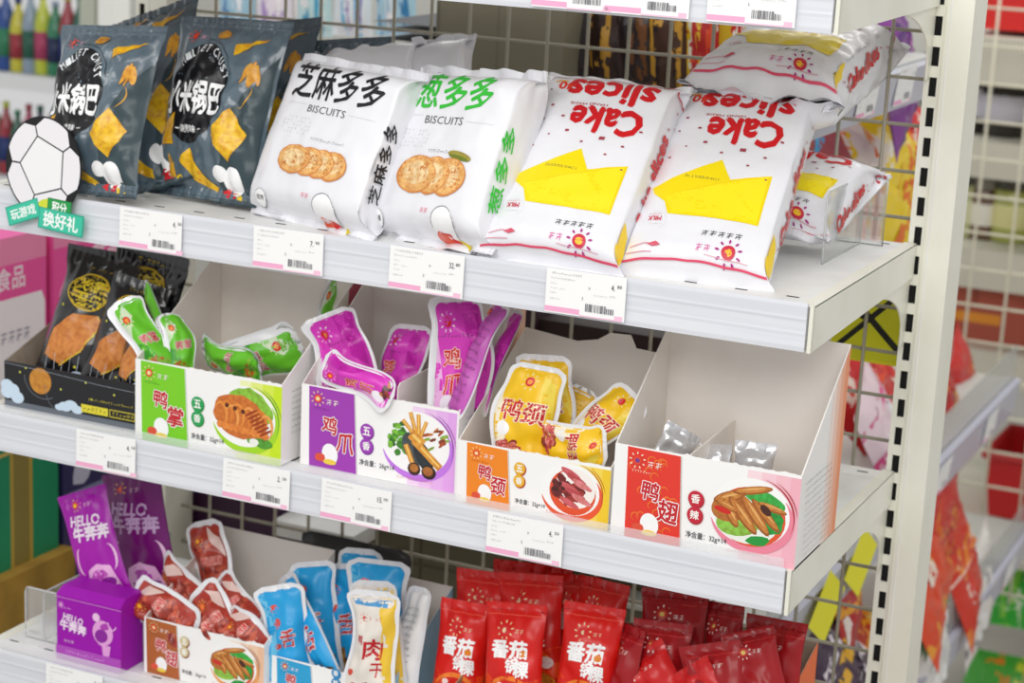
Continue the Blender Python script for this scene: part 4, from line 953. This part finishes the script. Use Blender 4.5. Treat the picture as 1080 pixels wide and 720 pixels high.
o = b.build('promotion_sign'); o.location = (p.x, p.y+.001, p.z); o.rotation_euler = (R(-3), 0, 0); o.scale = (1.13, 1, 1.22)
tag(o, 'round football shaped sign with green ribbons clipped to the shelf rail', 'sign')
# green strip standing behind the purple box
pouch('green', 'food_pouch', 'green pouch standing on edge between the lime box and the purple box', 'green duck claw pouches', 'pouch', (338, 380), .160, (358, 288), .175, .022, 30, None, .008, 77)

# ---------------------------------------------------------------- behind and beside: other shelves and stock
upright(-1.003, 'cream upright seen behind the black snack bars at the left end', .052)
def px_box(name, label, cat, m, tl, br, Y, depth, group=None, art=None, z1=None):
    """carton whose front stands at depth Y; tl and br are its front corners"""
    a, c = at_y(*tl, Y), at_y(*br, Y)
    b = MB(); W = c.x-a.x; H = a.z-c.z
    b.box((0, 0, 0), (W, depth, H), m)
    if art: art.stamp(b, plane_fn((0, 0, 0), (1, 0, 0), (0, 0, 1)), None, .0003, .00003, W*10, H*10)
    o = b.build(name); o.location = (a.x, Y, c.z); return tag(o, label, cat, group)
def px_boxX(name, label, cat, m, tl, br, X, depth, group=None, art=None):
    """carton whose printed side faces right (+x) in the plane X; tl, br its corners"""
    a, c = at_x(*tl, X), at_x(*br, X)
    b = MB(); W = c.y-a.y; H = a.z-c.z
    b.box((-depth, 0, 0), (0, W, H), m)
    if art: art.stamp(b, plane_fn((0, 0, 0), (0, 1, 0), (0, 0, 1)), None, .0004, .00004, W*10, H*10)
    o = b.build(name); o.location = (X, a.y, c.z); return tag(o, label, cat, group)
TAUPE = mat('taupe_board', '#8f8975', .6, mix='#827c69', mscale=5); OLIVE = mat('olive_board', '#625d48', .65, mix='#56513e', mscale=4)
A = Art('f'); A.rect(0, 0, 100, 100, '#8f8975'); A.rect(48, 0, 50, 100, '#847e6c'); A.rect(0, 0, 3, 100, '#7e7868')
px_box('storage_carton', 'grey beige board carton behind the wire above the cake slices', 'carton', TAUPE, (462, -20), (592, 100), .47, .25, art=A)
A = Art('f'); A.rect(0, 0, 100, 100, '#625d48'); 
for x in (18, 40, 63, 84): A.rect(x, 0, x+.6, 100, '#454132'); A.rect(x-6, 70, x-2, 71, '#4c4838')
A.rect(0, 62, 100, 64, '#504b3a')
px_box('storage_carton', 'wide olive grey carton behind the wire below the middle shelf', 'carton', OLIVE, (282, 500), (700, 760), .50, .25, art=A)
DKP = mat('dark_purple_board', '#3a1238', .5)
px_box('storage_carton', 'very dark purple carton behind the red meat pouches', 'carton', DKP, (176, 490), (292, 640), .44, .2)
A = Art('c'); A.rect(0, 0, 100, 100, '#f1efe8'); A.rect(0, 0, 100, 8, '#2c2a22')
px_box('white_tray', 'white tray lying behind the wire above the blue pouches', 'tray', WHITEM, (288, 548), (372, 582), .42, .06)
BLKP = mat('black_sack_plastic', '#1a1a1c', .4, coat=.3, bump=.4, bscale=30)
b = MB(); sh = Pouch(.15, .085, .05, seed=5, **RETORT); sh.mesh(b, BLKP, None, g=.008); o = b.build('black_sack'); a = at_y(372, 640, .345); o.matrix_world = pose(a, a+V((0, .01, .085)))
tag(o, 'black plastic sack slumped behind the blue pouches', 'sack')
BRN = mat('dark_brown_film', '#3a2620', .4, coat=.3, bump=.4, bscale=30)
px_box('dark_backing', 'dark brown filler block for the shaded gap behind the orange box, nearly hidden', 'carton', mat('umber_gap_shade', '#2e1a1a', .6), (560, 335), (712, 420), .43, .15)  # dark block put in as the shade of the gap
px_box('dark_backing', 'dark carton behind the purple box corner', 'carton', mat('plum_board', '#3c2230', .6), (530, 320), (562, 400), .42, .12)
# hanging packets behind the wire, top centre
def stripe_art(base, cols, seed):
    A = Art('p'); A.rect(-35, 0, 35, 130, base); rn = random.Random(seed)
    for k in range(5):
        x = rn.uniform(-32, 26); A.poly([(x, 0), (x+rn.uniform(4, 10), 0), (x+rn.uniform(2, 14), 130), (x-3, 130)], cols[k % len(cols)])
    for k in range(4): A.ell(rn.uniform(-20, 20), rn.uniform(10, 120), rn.uniform(6, 12), rn.uniform(5, 9), cols[(k+1) % len(cols)], n=12, amp=.3, seed=k)
    return A
def bgp(name, label, group, base, cols, B, YB, T, YT, W, seed, cat='snack bag', thick=.03, X=None, ref=(0, -1, 0), twist=0, **kw):
    film = mat('film_'+base.lstrip('#'), base, .3, coat=.4, bump=.4, bscale=40)
    b_, t_ = (at_x(*B, YB), at_x(*T, YT)) if X else (at_y(*B, YB), at_y(*T, YT))
    H = (t_-b_).length; k_ = dict(FLOW); k_.update(kw)
    sh = Pouch(W, H, thick, seed=seed, **k_)
    return solid_bag(name, sh, film, stripe_art(base, cols, seed), pose(b_, t_, twist, ref), label, group, cat, None, sx=W*1000/70*.98, sy=H*1000/130, g=10, cell=.01)
G1 = 'packets hanging behind the wire grid at the top'
for k, (x, base, cols, d) in enumerate(((604, '#2c2226', ['#4a342c', '#20181c'], 'black one beside the beige carton'), (640, '#3a2622', ['#c8963a', '#2a1a18'], 'brown one with a yellow edge'), (672, '#2e2020', ['#7a4a24', '#1c1418'], 'dark one in the middle'),
        (704, '#4a2c1e', ['#d8a13a', '#2a1a18'], 'brown and orange one'), (742, '#c8282a', ['#f2c62a', '#f6f0e0', '#e8502a'], 'red one with yellow bands'), (778, '#e0b422', ['#d8282a', '#f6f0e0'], 'yellow one next to the shelf end'))):
    bgp('hanging_packet', 'packet hanging behind the wire at the top, '+d, G1, base, cols, (x, 96), .52, (x+2, -4), .53, .055, 200+k, thick=.02)
# pastel stock behind the biscuit bags
G1 = 'pastel packs behind the wire at the top left'
for k, (x, base, cols, d) in enumerate(((250, '#9ec8d8', ['#e8f0f4', '#5a8ab8'], 'pale blue leftmost'), (290, '#e9e4ec', ['#a88cc8', '#f0f0f0'], 'white and lilac'), (330, '#bfe0e0', ['#4aa0c0', '#f4f4f0'], 'aqua'), (372, '#dfe8ea', ['#78b8d8', '#8a68b0'], 'whitish'), (418, '#a8d0e0', ['#3a80b0', '#f4f4f4'], 'sky blue rightmost'))):
    bgp('pastel_pack', 'pack behind the wire grid over the biscuit bags, '+d, G1, base, cols, (x, 38), 1.1, (x, -40), 1.1, .075, 220+k, cat='pack', thick=.03)
for k in range(4):
    px_box('stacked_tray', ['uppermost', 'second from top', 'third from top', 'lowest'][k]+' tray in the stack behind the wire over the green lettered bag', 'tray', mat('dark_tray', '#2b3038', .5) if k % 2 == 0 else mat('grey_tray', '#c9cdd4', .5), (392+k*3, 22+k*9), (478-k*2, 30+k*9), .60, .2, 'stack of trays behind the wire')
# far left: shop shelf with drinks
FARM = mat('far_shelf_white', '#e6e9ea', .5)
def far_shelf(label, l, r, Y, depth=.4, th=.035):
    a, c = at_y(*l, Y), at_y(*r, Y); b = MB(); b.box((a.x, Y, a.z-th), (c.x, Y+depth, a.z), FARM); o = b.build('display_shelf'); return tag(o, label, 'shelf', 'drink shelves in the far left background'), a.z
def bottle(name, x, y, z, H, r, body, cap, lab, label, group):
    root = empty(name, (x, y, z)); tag(root, label, 'bottle', group)
    def lathe(pr, m):
        b = MB(); n = 14; vs = [(q*math.cos(2*PI*k/n), q*math.sin(2*PI*k/n), h) for q, h in pr for k in range(n)]
        fs = [(j*n+k, j*n+(k+1) % n, (j+1)*n+(k+1) % n, (j+1)*n+k) for j in range(len(pr)-1) for k in range(n)]+[list(range(n))[::-1], [(len(pr)-1)*n+k for k in range(n)]]
        b.add(vs, fs, m, True); return b
    lathe([(r*.9, 0), (r, H*.03), (r, H*.6), (r*.8, H*.72), (r*.36, H*.86), (r*.34, H*.93)], body).build('bottle_body', root)
    lathe([(r*1.02, H*.18), (r*1.02, H*.52)], lab).build('bottle_label', root)
    lathe([(r*.42, H*.92), (r*.42, H), (r*.1, H*1.001)], cap).build('bottle_cap', root)
YF = 2.0
s1, z1 = far_shelf('far white shelf behind the slate chip bags', (-60, 70), (112, 84), YF)
s2, z2_ = far_shelf('second far white shelf, lower, behind the football sign', (-60, 178), (90, 190), YF)
cols = ['#16306c', '#1f5a48', '#b8c23a', '#1f4890', '#a83a60', '#2a7c58', '#c8c03a', '#14224c', '#9a2c3a', '#8a9cb0']
rn = random.Random(5)
words = ['dark blue', 'green', 'lime', 'blue', 'pink', 'sea green', 'yellow', 'navy', 'red', 'white']
for row, (z, n, H, gp) in enumerate(((z1, 9, .19, 'drinks on the far upper shelf'), (z2_, 8, .17, 'drinks on the far lower shelf'))):
    for k in range(n):
        u = -6+k*(13 if row == 0 else 12); x = at_y(u, 70, YF+.05).x; c = (k*3+row*5) % 10; c2 = (c+4) % 10
        z_ = z
        bottle('drink_bottle', x, YF+.05, z_+.0005, H*(.9 if k % 3 == 2 else 1), .0205 if row == 0 else .019, mat('drink_'+cols[c][1:], cols[c], .2, coat=.3), mat('cap_'+cols[c2][1:], cols[c2], .4), mat('lab_'+cols[(c+2) % 10][1:], cols[(c+2) % 10], .4),
               words[c]+' bottle with '+words[(c+2) % 10]+' label, '+('upper' if row == 0 else 'lower')+' far shelf, '+['at the photo edge', 'second from the photo edge', 'third from the photo edge', 'fourth from the photo edge', 'fifth from the photo edge', 'sixth from the photo edge', 'seventh from the photo edge', 'eighth from the photo edge', 'last before the chips'][k], gp)
b = MB(); a = at_y(84, 20, 1.6); c = at_y(100, 20, 1.6); b.box((a.x, 1.6, -1.2), (c.x, 1.65, .7), mat('far_post_green', '#b9bfae', .5)); tag(b.build('upright'), 'greenish grey far upright left of the slate chip bag', 'upright')
b = MB(); a = at_y(103, 20, 1.6); c = at_y(121, 20, 1.6); b.box((a.x, 1.6, -1.2), (c.x, 1.65, .7), mat('far_post_white', '#f4f6f0', .5)); tag(b.build('upright'), 'bright white far upright above the slate chip bag', 'upright')
# pink cartons
PK = mat('pink_card', '#ef5ca8', .5); PKL = mat('pale_pink_card', '#f6dfe8', .5)
def pink_art(t, seed, x0=12):
    A = Art('c'); A.rect(0, 0, 100, 100, '#ee4f9f'); A.rect(0, 88, 100, 100, '#f08ab4')
    pts = []
    A.poly([(x0, -0), (x0, 66), (x0+6, 73), (94, 73), (98, 68), (98, 0)], '#f6eef2')
    A.text(t, 56, 82, 34, 10, '#fbe3ee', .03); A.text('大山农夫', 56, 56, 46, 6, '#a8a4b0', .02); A.scribble(60, 28, 20, 3, '#b8a8b4', seed)
    return A
px_boxX('pink_carton', 'pink and white carton at the left edge, nearest the camera', 'carton', PK, (-40, 262), (50, 470), -1.18, .3, 'pink cartons at the left', pink_art('食品', 3))
px_boxX('pink_carton', 'pink and white carton behind the black snack bars', 'carton', PK, (56, 236), (152, 420), -1.18, .3, 'pink cartons at the left', pink_art('食品', 5, 6))
A = Art('c'); A.rect(0, 0, 100, 100, '#0f8a5e'); A.rect(56, 4, 76, 98, '#b99a3e'); A.rect(59, 6, 73, 96, '#8a7a3a'); A.ell(88, 20, 8, 8, '#2c9c6c'); A.scribble(4, 84, 30, 4, '#8ac8a0', 3); A.scribble(4, 64, 26, 4, '#8ac8a0', 4); A.scribble(4, 44, 26, 4, '#8ac8a0', 5); A.rect(0, 92, 100, 94, '#c8b060')
px_boxX('green_carton', 'green carton with a gold band at the lower left edge', 'carton', mat('green_card', '#0f7f58', .5), (-60, 488), (62, 640), -1.12, .3, None, A)
A = Art('c'); A.rect(0, 0, 100, 100, '#2f2a5c'); A.rect(0, 70, 100, 78, '#8c8cb4'); A.ell(30, 88, 14, 8, '#c8c8dc', n=10, amp=.3); A.scribble(10, 50, 60, 6, '#8c8cb4', 3)
px_boxX('navy_carton', 'navy carton with white lettering behind the purple packets', 'carton', mat('navy_card', '#2f2a5c', .5), (66, 486), (128, 620), -1.12, .25, None, A)
px_boxX('storage_carton', 'mustard brown carton under the green one at the lower left', 'carton', mat('mustard_board', '#a8822c', .7, mix='#8c6a20', mscale=12), (-60, 642), (80, 720), -1.10, .3)
# ---------------------------------------------------------------- the aisle shelf unit running away to the right of the post
XR = -.15; DARKF = mat('aisle_rail', '#c5c6d6', .35, coat=.3); GREYS = mat('aisle_shelf_grey', '#c4c4be', .4, metal=.2)
YE = mat('yellow_label', '#f4ee1c', .5)
for k, (zb, lb) in enumerate(((.085, 'uppermost rail of the crossing shelf unit, ending behind the post'), (-.568, 'crossing shelf level with the red basket'), (-.945, 'lowest crossing shelf at the right'))):
    LY = (.62, 1.42, 1.76)[k]; hR = (.05, .062, .062)[k]; hL = (.055, .125, .125)[k]
    root = empty('aisle_shelf', (XR, .45, zb)); tag(root, lb, 'shelf', 'shelves of the crossing unit')
    b = MB(); b.box((-.36 if k else -.12, 0, hR-.005), (-.004, LY, hR), GREYS); b.build('shelf_board', root)
    b = MB(); b.prism([(-.003, 0), (0, 0), (.008, hR), (-.003, hR+.002)], DARKF, lambda p: V((p[0], 0, p[1])), lambda p: V((p[0], LY, p[1]))); b.build('price_rail', root)
    b = MB(); b.box((-.006, 0, hR), (-.0045, LY, hL), mat('smoky_lip', '#c8cbca', .2, alpha=.45)); b.build('clear_lip', root)
for i, (u, v, kk) in enumerate(((915, 120, 0), (955, 97, 0), (996, 498, 1), (1046, 446, 1), (1030, 668, 2), (1062, 628, 2), (985, 710, 2))):
    zb = (.085, -.568, -.945)[kk]; p = at_x(u, v, XR+.008)
    b = MB(); b.box((0, 0, 0), (.0006, .085, .050), TAGM); A = tag_art(300+i, '5.00'); A.stamp(b, plane_fn((.0006, 0, 0), (0, 1, 0), (0, 0, 1)), None, .0001, .000005, 1.04, 1.15)
    o = b.build('price_tag'); o.location = (XR+.0030, p.y-.04, zb+.006); o.rotation_euler = (0, R(7), 0)
    tag(o, 'small price tag on the crossing shelf rail, '+['left one of the top rail', 'right one of the top rail', 'left one beside the post', 'right one beside the post', 'middle one at the bottom right', 'furthest one at the bottom right', 'nearest one at the bottom right'][i], 'price tag', 'price tags on the crossing shelves')
for i, (u, v, kk, lb) in enumerate(((908, 592, 2, 'upper yellow label under the rail behind the bracket'), (872, 640, 2, 'lower yellow label behind the wire'))):
    p = at_x(u, v, XR+.014); b = MB(); b.prism([(-.08, 0), (0, -.05), (.08, 0), (0, .05)], YE, lambda q: V((p.x, p.y+q[0], p.z+q[1])), lambda q: V((p.x+.0008, p.y+q[0], p.z+q[1])))
    tag(b.build('yellow_label'), lb, 'label', 'yellow shelf labels')
p = at_y(915, 340, .43); A = Art('c'); A.rect(-40, -30, 40, 30, '#e9e81c'); A.line([(-38, -26), (36, 28)], 5, '#15150f'); A.line([(-30, 26), (38, -20)], 6, '#15150f'); A.ell(-4, 6, 7, 4, '#15150f')
b = MB(); b.box((-.04, -.0006, -.045), (.04, 0, .045), YE); A.stamp(b, plane_fn((0, -.0006, 0), (1, 0, 0), (0, 0, 1)), None, .0001, .00002, 1, 1.4); o = b.build('yellow_sign'); o.location = p; tag(o, 'yellow sign with black crossing strokes hung on the wire behind the bracket', 'sign')
G1 = 'snack bags on the crossing shelves'
XB = [((922, 262), (938, 118), '#f3d324', ['#e8742a', '#f6efe0', '#f2c21a', '#fbe9a0'], .18, 'yellow puffed snack bag behind the wire, left of the red one', -.24),
      ((890, 270), (904, 130), '#e9dcd0', ['#f0c81e', '#e8742a', '#f6efe0'], .16, 'pale and yellow snack bag left of the yellow one', -.25),
      ((956, 258), (968, 112), '#d8202a', ['#f0d0c0', '#d8202a'], .16, 'red snack bag edge touching the post', -.22),
      ((866, 230), (880, 140), '#b05a5a', ['#58b0e0', '#e8c8c0'], .14, 'reddish and blue snack bag beyond the cake slice bag', -.27),
      ((935, 95), (950, 50), '#8c3a9c', ['#5a2a7c', '#b868b0'], .22, 'purple snack bag above the top crossing rail', -.22),
      ((900, 92), (912, 22), '#e8c43a', ['#d8502a', '#f2e27a', '#7a9a3a'], .22, 'yellow and orange snack bag above the top crossing rail', -.3),
      ((908, 475), (925, 366), '#cf1f22', ['#f0b82a', '#f8e8d8', '#e8502a'], .24, 'red snack bag behind the bracket below the yellow sign', -.26),
      ((925, 500), (935, 425), '#f0d8e0', ['#e04a8a', '#fafafa'], .22, 'pink and white snack bag just above the middle shelf end', -.20),
      ((968, 470), (990, 366), '#d4201f', ['#f2b42a', '#a01018', '#d4201f'], .26, 'red snack bag with yellow picture just right of the post', -.22),
      ((1008, 440), (1018, 385), '#c81c20', ['#e8a02a', '#f0d0c0', '#c81c20'], .20, 'red snack bag second to the right of the post', -.23),
      ((955, 640), (975, 530), '#e8481c', ['#f2a02a', '#fae8d8', '#d0281c'], .32, 'orange red snack bag below the rail next to the post', -.165),
      ((1002, 620), (1012, 545), '#dd3018', ['#f08a2a', '#f6e4d8', '#dd3018'], .32, 'orange red snack bag to the right of the nearer one', -.16),
      ((975, 580), (1000, 524), '#d8261a', ['#f6a42a', '#e8502a'], .30, 'scarlet snack bag on top of the orange red ones', -.17),
      ((972, 660), (984, 598), '#3cb43a', ['#c8b02a', '#5cc84a'], .14, 'green and white snack bag leaning under the red ones', -.15),
      ((1018, 660), (1040, 590), '#eeeae4', ['#8a8a8c', '#f8f8f6'], .20, 'white snack bag with grey print right of the green one', -.16),
      ((964, 720), (990, 630), '#ecebe6', ['#d0d0cc', '#fafafa'], .26, 'white snack bag at the bottom beside the post', -.155),
      ((882, 650), (893, 590), '#b81c20', ['#e8a02a', '#f4e8e0'], .20, 'dark red snack bag behind the wire below the yellow labels', -.18),
      ((868, 760), (880, 650), '#3c1c3c', ['#efe6ee', '#e8b02a', '#241024'], .24, 'dark plum and white snack bag at the bottom behind the wire', -.17),
      ((905, 760), (912, 640), '#efa82a', ['#f4e27a', '#b83a1c'], .20, 'orange snack bag at the bottom next to the slotted post', -.2)]
for k, (B, T, base, cols, W, lb, X) in enumerate(XB):
    bgp('snack_bag', lb, G1, base, cols, B, X, T, X-.03, W, 240+k, X=True, ref=(1, -.55, 0), thick=.05, wr=.006)
# far right wire with jars and boxes behind
wire_grid('wire_panel', -.42, .3, -1.1, .5, 2.32, 'wire grid at the far right in front of the jars', step=.075, r=.003, m=mat('cream_wire', '#e4dfc8', .5))
YJ = 2.62
def fs2(v, lb, th=.05): 
    th *= 1.5; p = at_y(1040, v, 2.42); b = MB(); b.box((-.42, 2.4, p.z-th), (.4, 3.0, p.z), mat('sand_shelf', '#cfccbc', .5)); tag(b.build('display_shelf'), lb, 'shelf', 'shelves behind the far right wire'); return p.z
zA = fs2(38, 'far right shelf under the red box', .065); zB = fs2(148, 'far right shelf under the dark jars', .05); zC = fs2(262, 'far right shelf under the pale green jars', .055); zD = fs2(368, 'far right shelf under the brick red cartons', .05); zE = fs2(555, 'lilac grey far right shelf below the red basket', .05)
def jar(x, z, H, r, body, lid, lab, label, group='jars behind the far right wire'):
    H *= 1.55; r *= 1.5; root = empty('jar', (x, YJ-.08, z)); tag(root, label, 'jar', group)
    def cyl(h0, h1, q, m, nm):
        b = MB(); n = 16; pr = [(q*.93, h0), (q, h0+.004), (q, h1-.004), (q*.93, h1)]
        vs = [(a*math.cos(2*PI*k/n), a*math.sin(2*PI*k/n), h) for a, h in pr for k in range(n)]
        b.add(vs, [(j*n+k, j*n+(k+1) % n, (j+1)*n+(k+1) % n, (j+1)*n+k) for j in range(3) for k in range(n)]+[list(range(n))[::-1], [3*n+k for k in range(n)]], m, True); b.build(nm, root)
    cyl(0, H*.8, r, mat('jar_'+body[1:], body, .15, coat=.4), 'jar_body'); cyl(H*.8, H, r*.96, mat('jarlid_'+lid[1:], lid, .4), 'jar_lid'); cyl(H*.2, H*.6, r*1.02, mat('jarlab_'+lab[1:], lab, .5), 'jar_label')
def xat(u, v, y=YJ-.08): return at_y(u, v, y).x
jar(xat(1022, 110), zB+.0005, .105, .034, '#3a3430', '#6a5a48', '#d8d6de', 'dark jar with a pale label nearest the post')
jar(xat(1062, 110), zB+.0005, .095, .040, '#2c2826', '#c86a2c', '#c8c6d0', 'dark jar with an orange lid near the right edge')
jar(xat(1012, 230), zC+.0005, .09, .026, '#c9cf9a', '#5a5a4c', '#e6e8c0', 'pale green jar beside the post')
jar(xat(1037, 230), zC+.0005, .085, .022, '#6a4a3a', '#8a867a', '#f0ece0', 'narrow brown jar between the pale green ones')
jar(xat(1066, 230), zC+.0005, .09, .028, '#a8ae5a', '#4c4c40', '#e0dc9a', 'pale green jar at the right photo edge')
px_box('storage_carton', 'dark grey goods behind the jars at the far right', 'carton', mat('dark_grey_board', '#5f5c54', .7), (975, 55), (1110, 265), 2.8, .05)  # plain dark grey slab behind the jars
px_box('red_carton', 'bright red carton with a pale emblem at the upper right corner', 'carton', mat('red_card', '#e0201c', .5), (1036, -30), (1110, 36), 2.45, .3)
A = Art('c'); A.rect(0, 0, 100, 100, '#a8503c'); A.rect(0, 34, 100, 50, '#e0902a'); A.rect(60, 60, 66, 100, '#8c4030')
px_box('brick_carton', 'brick red carton with an orange band at the far right', 'carton', mat('brick_card', '#a8503c', .6), (985, 290), (1052, 366), 2.45, .3, None, A)
px_box('brick_carton', 'brick red carton at the right photo edge', 'carton', mat('brick_card', '#a8503c'), (1056, 292), (1110, 370), 2.45, .3, None)
# red basket
p0, p1 = at_y(1042, 543, 2.45), at_y(1110, 543, 2.45)
root = empty('basket', (p0.x, 2.45, p0.z)); tag(root, 'red plastic basket on the far right shelf', 'basket'); RB = mat('red_plastic', '#c8161c', .35, coat=.3)
root.scale = (1.6, 1.6, 1.6); b = MB(); W = .16
for (q0, q1) in (((0, 0), (W, 0)), ((W, 0), (W, .14)), ((W, .14), (0, .14)), ((0, .14), (0, 0))):
    d = V((q1[0]-q0[0], q1[1]-q0[1], 0)); n_ = V((-d.y, d.x, 0)).normalized()*.002
    c = V((W/2, .07, 0))
    lo = [V((*q0, 0)), V((*q1, 0))]; hi = [c+(q-c)*1.12+V((0, 0, .085)) for q in lo]
    b.add([lo[0], lo[1], hi[1], hi[0], lo[0]+n_, lo[1]+n_, hi[1]+n_, hi[0]+n_], [(0, 1, 2, 3), (7, 6, 5, 4), (0, 4, 5, 1), (3, 2, 6, 7)], RB)
b.box((0, 0, 0), (W, .14, .003), RB); b.build('basket_body', root)
b = MB(); c = V((W/2, .07, 0)); loop = [c+(V((x, y, 0))-c)*1.14+V((0, 0, .085)) for x, y in ((0, 0), (W, 0), (W, .14), (0, .14), (0, 0))]; b.tube(loop, .005, RB, 8); b.build('basket_rim', root)
G1 = 'bags at the lower right edge'
bgp('snack_bag', 'bright green bag at the lower right edge', G1, '#35b83a', ['#8ad84a', '#f0f4e0'], (1060, 660), 2.5, (1070, 600), 2.55, .18, 290, thick=.04)
bgp('snack_bag', 'green and orange bag in the bottom right corner', G1, '#48a83a', ['#e8822a', '#c8d83a'], (1052, 742), 2.5, (1062, 690), 2.55, .18, 291, thick=.04)
# floor
b = MB(); b.box((-4, -2.6, -1.45), (3, 4.2, -1.4), mat('floor_tile', '#b9b4ac', .35, mix='#a8a39b', mscale=3)); o = b.build('floor'); tag(o, kind='structure', label='pale tiled shop floor')
b = MB(); b.box((-4, 4.2, -1.45), (3, 4.25, 1.6), mat('shop_wall', '#c9c9c2', .8, mix='#b9b8b0', mscale=2)); o = b.build('wall_back'); tag(o, kind='structure', label='pale shop wall far behind')
# ---------------------------------------------------------------- camera, light
cd = bpy.data.cameras.new('camera'); cam = bpy.data.objects.new('camera', cd); C.objects.link(cam)
cd.sensor_width = 36; cd.lens = F_PX/1080*36; cd.clip_start = .01
cam.matrix_world = Matrix(((RT.x, UP.x, -FW.x, CAM.x), (RT.y, UP.y, -FW.y, CAM.y), (RT.z, UP.z, -FW.z, CAM.z), (0, 0, 0, 1)))
cd.dof.use_dof = True; cd.dof.focus_distance = 1.86; cd.dof.aperture_fstop = 7.5
bpy.context.scene.camera = cam
w = bpy.data.worlds.new('world'); bpy.context.scene.world = w; w.use_nodes = True
w.node_tree.nodes['Background'].inputs['Color'].default_value = (1, 1, 1, 1); w.node_tree.nodes['Background'].inputs['Strength'].default_value = .60
def area(name, loc, tgt, sx, sy, e, col=(1, .99, .97)):
    l = bpy.data.lights.new(name, 'AREA'); l.shape = 'RECTANGLE'; l.size = sx; l.size_y = sy; l.energy = e; l.color = col
    o = bpy.data.objects.new(name, l); C.objects.link(o); o.location = loc
    d = V(tgt)-V(loc); o.rotation_euler = d.to_track_quat('-Z', 'Y').to_euler(); return o
area('ceiling_or_fill_lamp', (-.9, -1.5, 1.9), (-.6, .1, -.2), 2.4, .25, 8)
area('ceiling_or_fill_lamp', (.9, -1.1, 1.9), (0, .1, -.1), 2.4, .25, 8)
area('ceiling_or_fill_lamp', (-.6, 2.6, 2.0), (-.6, 2.2, -1), 3, .3, 40)
area('ceiling_or_fill_lamp', (.3, -2.6, 1.5), (-.4, .2, -.2), 3.0, 1.0, 40)  # added frontal fill for the box interiors, standing in for aisle bounce
s = bpy.context.scene; s.view_settings.view_transform = 'Standard'; s.view_settings.look = 'None'; s.view_settings.gamma = 1; s.view_settings.exposure = .06; s.view_settings.use_curve_mapping = False
